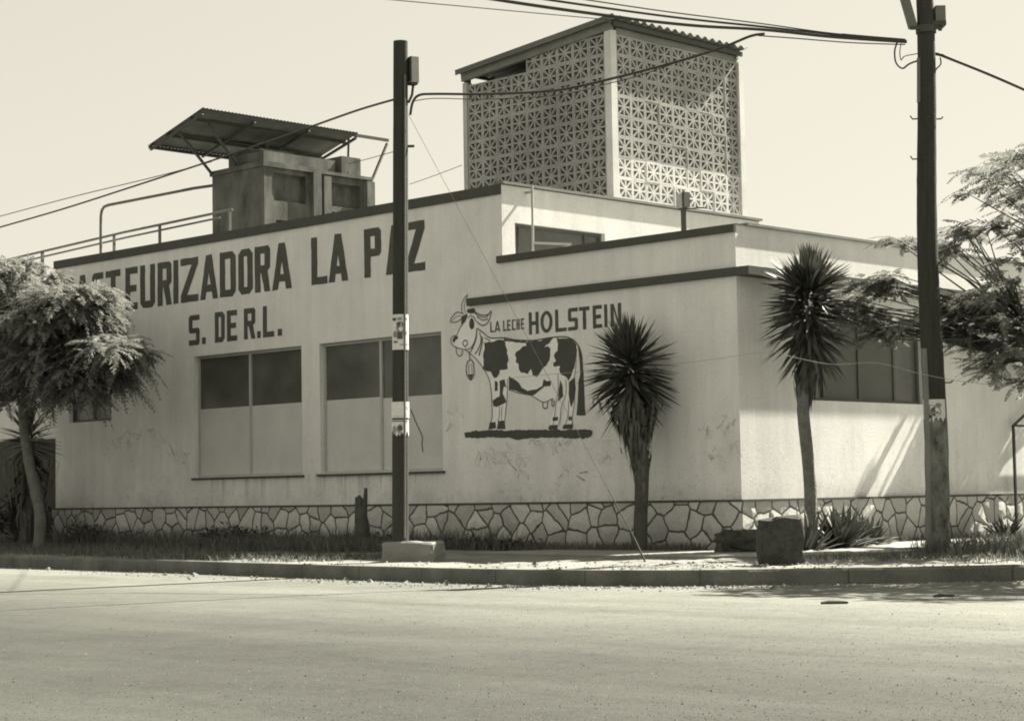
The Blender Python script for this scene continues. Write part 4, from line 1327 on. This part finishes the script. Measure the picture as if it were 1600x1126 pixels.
def yucca(pbase, pbends, phead, r0, r1, n, L, rx, rz_, low, skirts, label, seed, wid=.05, up=1.0, trunk_mat=None):
    rnd = random.Random(seed)
    o = thing('yucca', (pbase[0], pbase[1], 0), label, 'yucca')
    pts = [Vector(pbase)] + [Vector(q) for q in pbends] + [Vector(phead)]
    Q = []
    for i in range(len(pts) - 1):
        for k_ in range(5): Q.append(pts[i].lerp(pts[i + 1], k_ / 5))
    Q.append(pts[-1])
    rad = [r0 + (r1 - r0) * i / (len(Q) - 1) for i in range(len(Q))]
    rad[0] *= 1.25
    m = MB(); m.tube(Q, rad, 12, jit=.09, rnd=rnd); m.build('trunk', trunk_mat or BARKD, o)
    m = MB(); sword_head(m, Vector(phead), rnd, n, L, rx, rz_, wid, up, low); m.build('leaf_head', YUCCA, o)
    if skirts:
        m = MB()
        for (za, zb_, nn, sl, srad) in skirts:
            H = Vector(phead)
            def on_trunk(z):
                for i in range(len(Q) - 1):
                    if Q[i].z <= z <= Q[i + 1].z: return Q[i].lerp(Q[i + 1], (z - Q[i].z) / max(1e-6, Q[i + 1].z - Q[i].z))
                return Vector((H.x, H.y, z))
            skirt(m, on_trunk(za), on_trunk(zb_), rnd, nn, sl, srad, wid)
        m.build('dead_leaf_skirt', DEADLEAF, o)
    return o


# small stout yucca in front of the mural's right end
yb = at(1000, 862, 1, -0.62); yh = at(985, 590, 1, -0.62); ym = at(1003, 720, 1, -0.62)
zs_ = at(1003, 640, 1, -.62).z; ze_ = at(1003, 745, 1, -.62).z
yucca((yb.x, -.62, -.05), [(ym.x, -.62, ym.z)], (yh.x, -.62, yh.z), .115, .11, 400, .78, .07, .55, -1.0, [(ze_ + .05, zs_, 300, .42, .24), (zs_ - .2, yh.z - .1, 260, .6, .44)],
      'shorter shaggy yucca whose leaves cover the end of the cow mural', 31, .066, .85)
# tall yucca before the right-hand wall
tb = at(1266, 858, 0, 0.95); th = at(1264, 500, 0, 0.95); tm = at(1254, 640, 0, .95); tm2 = at(1266, 760, 0, .95)
yucca((tb.x, tb.y, -.05), [(.95, tm2.y, tm2.z), (.95, tm.y, tm.z)], (.95, th.y, th.z), .105, .085, 760, .74, .09, 0.95, -1.0, [(at(1256, 610, 0, .95).z, at(1256, 560, 0, .95).z, 150, .5, .2)],
      'taller slender yucca with round spiky head by the sunlit wall', 32, .058, .8, BARK)
# fan of leaves behind the leaning tree at far left
fb = at(42, 858, 1, -1.2); fh = at(45, 690, 1, -1.2)
yucca((fb.x, -1.2, -.05), [], (fh.x, -1.2, fh.z), .16, .14, 150, .78, .05, .3, -.35, [(.5, fh.z - .1, 220, .8, .5)],
      'dark yucca half hidden behind the leaning trunk at the far left', 33, .055, .9)


def agave(centre, n, L, label, seed, group=None, w2=.07):
    rnd = random.Random(seed)
    m = MB()
    for i in range(n):
        az = rnd.uniform(0, 2 * PI); el = rnd.uniform(.25, 1.4)
        d = Vector((math.cos(az) * math.cos(el), math.sin(az) * math.cos(el), math.sin(el)))
        s = Vector((-math.sin(az), math.cos(az), 0)); l = L * rnd.uniform(.7, 1.1)
        b = Vector(centre) + Vector((rnd.uniform(-.06, .06), rnd.uniform(-.06, .06), -.03))
        up = s.cross(d)
        p1 = b + d * l * .4; p2 = b + d * l * .75 - Vector((0, 0, l * .03)); p3 = b + d * l - Vector((0, 0, l * rnd.uniform(.02, .18)))
        ww = w2 * rnd.uniform(.8, 1.2)
        vs = []
        for p, k_ in ((b, .6), (p1, 1.0), (p2, .7)):
            vs += [p - s * ww * .5 * k_ + up * ww * .2 * k_, p, p + s * ww * .5 * k_ + up * ww * .2 * k_]
        vs.append(p3)
        m.mesh(vs, [(0, 1, 4, 3), (1, 2, 5, 4), (3, 4, 7, 6), (4, 5, 8, 7), (6, 7, 9), (7, 8, 9)])
    o = m.build('agave', YUCCA)
    return tag(o, label, 'agave', group)
for i, (px, py, x_, n_, L_, lab) in enumerate([(1312, 854, 1.15, 170, .85, 'larger spiky agave clump at the foot of the tall yucca'), (1352, 852, .95, 90, .65, 'agave rosette to the right of the yucca foot agave'), (1262, 852, 1.25, 40, .8, 'agave with upright leaves left of the tall yucca trunk, behind the stone block'), (1572, 842, .7, 40, .6, 'agave by the plinth at the right edge of view')]):
    c = at(px, py, 0, x_)
    agave((c.x, c.y, .0), n_, L_, lab, 50 + i)


def leaf_clump(mb, centre, rnd, n, rx, ry, rz_, size):
    for i in range(n):
        v = Vector((rnd.gauss(0, 1), rnd.gauss(0, 1), rnd.gauss(0, 1))).normalized() * (rnd.random() ** .5)
        p = Vector(centre) + Vector((v.x * rx, v.y * ry, abs(v.z) * rz_))
        d = Vector((rnd.uniform(-1, 1), rnd.uniform(-1, 1), rnd.uniform(-.3, 1))).normalized()
        s = d.cross(Vector((rnd.uniform(-1, 1), rnd.uniform(-1, 1), 1))).normalized()
        L_ = size * rnd.uniform(.6, 1.4); w_ = L_ * .38
        mb.mesh([p, p + d * L_ * .5 + s * w_ * .5, p + d * L_, p + d * L_ * .5 - s * w_ * .5], [(0, 1, 2, 3)])


def shrub(px, py, yv, w_, h_, n, label, seed, size=.11, group=None):
    rnd = random.Random(seed)
    c = at(px, py, 1, yv)
    o = thing('shrub', (c.x, yv, 0), label, 'shrub', group)
    m = MB()
    for k_ in range(6):
        a = rnd.uniform(0, 2 * PI)
        m.tube([(c.x, yv, -.02), (c.x + math.cos(a) * w_ * .2, yv + math.sin(a) * .1, h_ * .4), (c.x + math.cos(a) * w_ * .4, yv + math.sin(a) * .2, h_ * .8)], [.012, .009, .004], 5)
    m.build('stem', BARKD, o)
    m = MB()
    for k_ in range(7):
        leaf_clump(m, (c.x + rnd.uniform(-.5, .5) * w_, yv + rnd.uniform(-.2, .2), rnd.uniform(0, .3) * h_), rnd, n // 7, w_ * .28, .25, h_ * rnd.uniform(.45, .8), size)
    m.build('foliage', SHRUB, o)
    return o
shrub(132, 845, -.5, 1.1, .62, 500, 'round dark shrub against the plinth at its far left', 61)
shrub(330, 850, -.5, 1.0, .5, 420, 'dark bushy shrub on the plinth below the left window', 62)
shrub(385, 850, -.6, .9, .45, 360, 'low dark shrub just right of the bushy one under the left window', 63)
shrub(720, 856, -.5, 1.2, .3, 420, 'low dark growth along the plinth right of the slim pole', 64, .09)
shrub(800, 858, -.5, 1.1, .22, 360, 'low strip of weeds along the plinth below the mural', 65, .08)
shrub(600, 856, -.4, .7, .35, 260, 'small weed clump behind the slim pole foot', 66, .09)
c = at(1575, 842, 0, .6)
shrub(1590, 838, 9.0, 1.3, .6, 420, 'dark bush by the railing at the right edge', 67)

shrub(30, 850, -.9, 1.6, 1.5, 1500, 'tall dark bush under the far left yucca behind the leaning trunk', 68, .14)

# forked stump
sb = at(566, 857, 1, -1.0)
s1 = at(563, 775, 1, -1.0); s2 = at(570, 762, 1, -1.0); s3 = at(566, 815, 1, -1.0)
m = MB(); rn = random.Random(3)
m.tube([(sb.x, -1, -.05), (s3.x, -1, s3.z * .5), (s3.x, -1.02, s3.z), (s1.x - .02, -1, s1.z * .93), (s1.x - .05, -1.03, s1.z)], [.16, .13, .12, .085, .05], 12, jit=.12, rnd=rn)
m.tube([(s3.x + .03, -1, s3.z * .9), (s2.x + .02, -1, s2.z * .9), (s2.x + .03, -1, s2.z)], [.07, .035, .028], 8, jit=.08, rnd=rn)
tag(m.build('stump', BARKD), 'dead forked stump standing in front of the plinth left of the slim pole', 'stump')


# grass along verge and by the right pole
def grass(areas, seed, name, label):
    rnd = random.Random(seed)
    m = MB()
    for (x0, x1, y0, y1, n, h) in areas:
        for i in range(n):
            x = rnd.uniform(x0, x1); y = rnd.uniform(y0, y1)
            a = rnd.uniform(0, 2 * PI); hh = h * rnd.uniform(.4, 1.2)
            s = Vector((math.cos(a), math.sin(a), 0)) * .009
            l = Vector((rnd.uniform(-1, 1), rnd.uniform(-1, 1), 0)) * hh * .55
            b = Vector((x, y, -.03))
            m.mesh([b - s, b + s, b + s * .7 + l * .4 + Vector((0, 0, hh * .6)), b - s * .7 + l * .4 + Vector((0, 0, hh * .6)), b + l + Vector((0, 0, hh))], [(0, 1, 2, 3), (3, 2, 4)])
    return tag(m.build(name, GRASS), label, 'grass', kind='stuff')
grass([(-19, -4.5, -1.1, -.12, 2600, .42), (-19.5, -9, -5.3, -.2, 7000, .16), (-12, -6, -2.5, -.2, 5000, .28), (-9.5, -3.5, -5.9, -3.5, 2500, .13), (-6, -.5, -1.0, -.1, 2600, .18), (3.4, 7.2, -.8, 3.2, 6000, .30), (.1, .7, 3, 12, 1500, .2), (2.9, 7.0, -2.6, -.8, 900, .12), (-24, -19.5, -5.5, .5, 1500, .2)], 71, 'grass', 'dry grass and weeds growing over the verge')


# feathery trees
def frond(mb, p, d, L, rnd, npin=13, droop=.35, pw_=.035, plen=.27, fwd=.95):
    """one feathery leaf: a drooping rachis with pairs of narrow forward-swept leaflets"""
    d = d.normalized()
    side = d.cross(Vector((0, 0, 1)))
    if side.length < .15: side = Vector((1, 0, 0))
    side.normalize()
    rl_ = rnd.uniform(-.6, .6)
    side = (side * math.cos(rl_) + side.cross(d) * math.sin(rl_)).normalized()
    pos = [p + d * L * (i / npin) - Vector((0, 0, droop * L * (i / npin) ** 2)) for i in range(npin + 1)]
    vs = []; fs = []
    for i in range(1, npin + 1):
        t = i / npin
        q = pos[i]; ax_ = (pos[i] - pos[i - 1]).normalized()
        l = L * plen * math.sin(PI * min(1, .2 + t * .72)) * rnd.uniform(.6, 1.2)
        for sgn in (-1, 1):
            if rnd.random() < .08: continue
            dd = (side * sgn * rnd.uniform(.7, 1.1) + ax_ * fwd * rnd.uniform(.7, 1.3) - Vector((0, 0, rnd.uniform(.05, .4)))).normalized()
            e = q + dd * l
            wv = dd.cross(side.cross(ax_)).normalized() * pw_ * .5
            n = len(vs)
            vs += [q, q + dd * l * .5 + wv, e, q + dd * l * .5 - wv]
            fs.append((n, n + 1, n + 2, n + 3))
    s2 = side * .006
    for i in range(0, npin, 3):
        j = min(i + 3, npin); n = len(vs)
        vs += [pos[i] - s2, pos[i] + s2, pos[j] + s2, pos[j] - s2]; fs.append((n, n + 1, n + 2, n + 3))
    mb.mesh(vs, fs)


def feather_tree(name, label, trunk_pts, trunk_r, fork, ells, nclusters, fr_per, L, seed, leafmat, barkmat, droop=.35, pw_=.035, flat=False, limbs=7):
    rnd = random.Random(seed)
    o = thing(name, (trunk_pts[0][0], trunk_pts[0][1], 0), label, 'tree')
    m = MB()
    Q = []
    T = [Vector(p) for p in trunk_pts]
    for i in range(len(T) - 1):
        p0 = T[max(i - 1, 0)]; p1 = T[i]; p2 = T[i + 1]; p3 = T[min(i + 2, len(T) - 1)]
        for k_ in range(5):
            t = k_ / 5
            Q.append(0.5 * ((2 * p1) + (p2 - p0) * t + (2 * p0 - 5 * p1 + 4 * p2 - p3) * t * t + (-p0 + 3 * p1 - 3 * p2 + p3) * t ** 3))
    Q.append(T[-1])
    m.tube(Q, [trunk_r[0] + (trunk_r[1] - trunk_r[0]) * i / (len(Q) - 1) for i in range(len(Q))], 12, jit=.06, rnd=rnd)
    m.build('trunk', barkmat, o)
    tips = []
    for (c, rx, ry, rz_, wgt) in ells:
        for i in range(int(nclusters * wgt)):
            v = Vector((rnd.gauss(0, 1), rnd.gauss(0, 1), rnd.gauss(0, 1))).normalized() * (rnd.random() ** .38)
            tips.append(Vector(c) + Vector((v.x * rx, v.y * ry, v.z * rz_)))
    F = Vector(fork)
    # limbs: k-means like seeds
    seeds = rnd.sample(tips, min(limbs, len(tips)))
    bm_ = MB(); lf = MB()
    mids = []
    for s in seeds:
        mid = F.lerp(s, .6) + Vector((0, 0, -.15))
        mids.append(mid)
        a = F.lerp(mid, .5) + Vector((rnd.uniform(-.1, .1), rnd.uniform(-.1, .1), .12))
        bm_.tube([F, a, mid], [trunk_r[1] * .6, trunk_r[1] * .36, trunk_r[1] * .24], 7, caps=False)
    for tp in tips:
        md = min(mids, key=lambda q: (q - tp).length)
        a = md.lerp(tp, .5) + Vector((rnd.uniform(-.12, .12), rnd.uniform(-.12, .12), rnd.uniform(0, .18)))
        bm_.tube([md, a, tp], [trunk_r[1] * .2, trunk_r[1] * .13, .006], 5, caps=False)
        outd = (tp - F); outd.z *= .4
        outd = outd.normalized() if outd.length > .01 else Vector((1, 0, 0))
        for k_ in range(fr_per):
            az = rnd.uniform(-2.2, 2.2)
            d = Vector((outd.x * math.cos(az) - outd.y * math.sin(az), outd.x * math.sin(az) + outd.y * math.cos(az), rnd.uniform(-.25, .55) if not flat else rnd.uniform(-.1, .3)))
            frond(lf, tp + Vector((rnd.uniform(-.05, .05), rnd.uniform(-.05, .05), rnd.uniform(-.06, .06))), d, L * rnd.uniform(.6, 1.2), rnd, 13, droop * rnd.uniform(.5, 1.5), pw_)
    bm_.build('branch', barkmat, o)
    lf.build('crown', leafmat, o)
    return o


ty = -2.9
def tp_(px, py, dy=0): 
    p = at(px, py, 1, ty + dy); return (p.x, ty + dy, p.z)
b0 = tp_(60, 862)
feather_tree('feathery_tree', 'feathery tree with leaning pale trunk overhanging the sign at left', [(b0[0], ty, -.1), tp_(62, 800), tp_(45, 720), tp_(36, 655), tp_(40, 610)], (.125, .085), tp_(40, 615),
             [(tp_(-10, 510), 1.9, 1.6, 1.2, .50), (tp_(90, 530), 1.35, 1.4, 1.0, .34), (tp_(-90, 520), 2.2, 2.0, 1.6, .30), (tp_(180, 550, .2), .55, .7, .3, .09), (tp_(130, 590), .7, .8, .4, .10), (tp_(15, 440), 1.0, 1.2, .5, .14), (tp_(40, 590), 1.3, 1.2, .5, .16), (tp_(125, 475), .6, .8, .4, .12), (tp_(100, 480), .9, 1.0, .5, .12)],
             430, 9, .62, 81, LEAF, BARK, .6, .03)
# the tree at the right
rx_ = 7.0; ry_ = 3.4
R0 = Vector((rx_, ry_, 0))
def dp(px, py, dist): return tuple(atd(px, py, dist))
feather_tree('spray_tree', 'open spreading tree with layered leaf sprays behind the thick right pole', [(rx_, ry_, -.1), (rx_ - .05, ry_, .8), (rx_ - .2, ry_ + .1, 1.6), (rx_ - .35, ry_ + .2, 2.3)], (.17, .12), (rx_ - .35, ry_ + .2, 2.2),
             [(dp(1600, 530, 31), .85, 1.2, .7, .36), (dp(1560, 460, 31), .75, 1.2, .32, .18), (dp(1545, 355, 31), .75, .9, .14, .07), (dp(1580, 300, 31), .8, .9, .14, .06), (dp(1555, 265, 31), .55, .6, .08, .035), (dp(1410, 378, 32), .28, .5, .08, .025), (dp(1490, 385, 31.5), .4, .5, .12, .035),
              (dp(1375, 445, 31.5), .5, .7, .2, .11), (dp(1345, 490, 31.5), .4, .6, .25, .09), (dp(1395, 515, 31.5), .5, .6, .16, .11), (dp(1490, 490, 31), .4, .6, .25, .09), (dp(1680, 480, 30), 1.3, 1.6, 1.2, .34), (dp(1700, 330, 30), 1.2, 1.4, .7, .25), ((6.9, -1.2, 5.1), 1.3, 1.3, .6, .36), ((6.1, -.4, 5.0), .5, .8, .35, .08), ((8.6, -1.0, 5.0), 1.5, 1.5, .8, .4)],
             170, 6, .5, 82, LEAFR, BARKD, .35, .032, True, 18)
# a second crown further along the street wall: it throws the streaky shade on the right-hand wall
feather_tree('spray_tree', 'leafy tree close to the side wall at the right edge of view', [(.95, 10.6, -.1), (.9, 10.5, 1.2), (.75, 10.3, 2.4)], (.13, .09), (.75, 10.3, 2.4),
             [((.55, 8.6, 3.6), .42, 1.5, .3, .5), ((2.2, 10.6, 3.6), 1.1, 1.7, .8, .5), ((.4, 6.9, 3.6), .2, .5, .12, .05), ((.5, 6.3, 3.8), .1, .4, .1, .02)], 120, 7, .6, 83, LEAFR, BARKD, .3, .05, True, 9)

# ------------------------------------------------------------------ far left: neighbour wall and dark gate; right: railing
nb = thing('garden_wall', (-23, .3, 0), 'plain grey wall continuing left of the dairy building', 'wall')
m = MB(); m.box((-40, .34, -.2), (XL - .08, .5, 4.3)); m.build('wall_face', WALL, nb)
gt = thing('gate', (-21.1, .2, 0), 'dark boarded gate at the left end of the building', 'gate')
m = MB()
for i in range(16): m.box((-22.56 + i * .187, .2, .05), (-22.56 + i * .187 + .18, .25, 2.4))
m.build('boards', BARKD, gt)
m = MB(); m.box((-22.59, .26, .02), (-19.6, .32, .14)); m.build('rail', STEEL, gt)
m = MB(); m.box((-22.59, .26, 2.2), (-19.6, .32, 2.32)); m.build('rail', STEEL, gt)

rg = thing('railing', (.2, 8.6, 0), 'dark metal railing with slanting handrail by the side wall at the right edge', 'railing')
m = MB(); m.bar((.15, 8.07, 0), (.15, 8.07, 2.08), .045); m.build('post', STEEL, rg)
m = MB(); m.bar((.15, 10.2, 0), (.15, 10.2, 2.9), .045); m.build('post', STEEL, rg)
m = MB(); m.bar((.15, 8.07, 2.07), (.15, 10.2, 2.07), .04); m.build('rail', STEEL, rg)
m = MB(); m.bar((.15, 8.1, 2.08), (.15, 10.2, 3.1), .04); m.build('handrail', STEEL, rg)

# debris on the road
for i, (px, py, L_, lab) in enumerate([(1304, 943, .27, 'dark curled strip of bark lying on the road below the corner'), (1475, 932, .22, 'flat dark scrap on the shaded road at right'), (1124, 914, .22, 'dark clod of earth against the kerb at the corner')]):
    c = at(px, py, 2, RZ)
    rn = random.Random(i)
    m = MB(); h_ = .016 if i != 2 else .06
    m.tube([c - right * L_ / 2 + Vector((0, 0, .01)), c - right * L_ * .2 + Vector((0, 0, h_)), c + right * L_ * .2 + Vector((0, 0, h_ * .8)), c + right * L_ / 2 + Vector((0, 0, .012))], [.012, h_ * .8 + .008, h_ * .6 + .008, .01], 8, jit=.35, rnd=rn)
    tag(m.build('debris', BARKD), lab, 'debris')

for o in list(C.objects):
    g_ = {'utility pole': 'utility poles at the corner', 'cable': 'overhead cables', 'yucca': 'yuccas along the walls', 'agave': 'agaves by the side wall',
          'shrub': 'shrubs along the plinth', 'poster': 'posters pasted on the poles', 'debris': 'scraps lying on the road', 'tree': 'feathery trees', 'stone': None}.get(o.get('category'))
    if g_ and o.parent is None: o['group'] = g_

# loose gravel and clods along the kerb and on the dusty corner
rnd = random.Random(91)
m = MB()
for i in range(2600):
    j = rnd.randrange(10, len(KP) - 18)
    p = KP[j].lerp(KP[j + 1], rnd.random())
    t = (KP[j + 1] - KP[j]).normalized(); nn = Vector((-t.y, t.x, 0))
    if rnd.random() < .6:
        o_ = -abs(rnd.gauss(0, .45)) - .03; z = RZ
    else:
        o_ = rnd.uniform(.05, 2.5); z = 0.005
    c = p + nn * o_; c.z = z
    q = rnd.uniform(.008, .026) * (2.2 if rnd.random() < .03 else 1)
    a = rnd.uniform(0, 6)
    e1 = Vector((math.cos(a), math.sin(a), 0)) * q * rnd.uniform(.8, 1.6); e2 = Vector((-math.sin(a), math.cos(a), 0)) * q
    up = Vector((0, 0, q * rnd.uniform(.6, 1.0)))
    m.mesh([c + e1, c + e2, c - e1, c - e2, c + up, c + e1 * .4 + e2 * .3 + up * .9], [(0, 1, 5), (1, 2, 4), (2, 3, 4), (3, 0, 5), (1, 4, 5), (3, 5, 4)])
tag(m.build('gravel', DIRT), 'loose gravel and clods scattered along the kerb', 'gravel', kind='stuff')


rnd = random.Random(92)
m = MB()
for i in range(17000):
    px, py = rnd.uniform(-20, 1620), 905 + 225 * rnd.random() ** .75
    c = at(px, py, 2, RZ)
    q = rnd.uniform(.0022, .0055) * (1.9 if rnd.random() < .04 else 1)
    a = rnd.uniform(0, 6)
    e1 = Vector((math.cos(a), math.sin(a), 0)) * q * rnd.uniform(.8, 1.6); e2 = Vector((-math.sin(a), math.cos(a), 0)) * q
    up = Vector((0, 0, q * rnd.uniform(.5, 1.0)))
    m.mesh([c + e1, c + e2, c - e1, c - e2, c + up], [(0, 1, 4), (1, 2, 4), (2, 3, 4), (3, 0, 4)])
tag(m.build('road_grit', GRIT), 'fine stone grit lying all over the road surface', 'grit', kind='stuff')
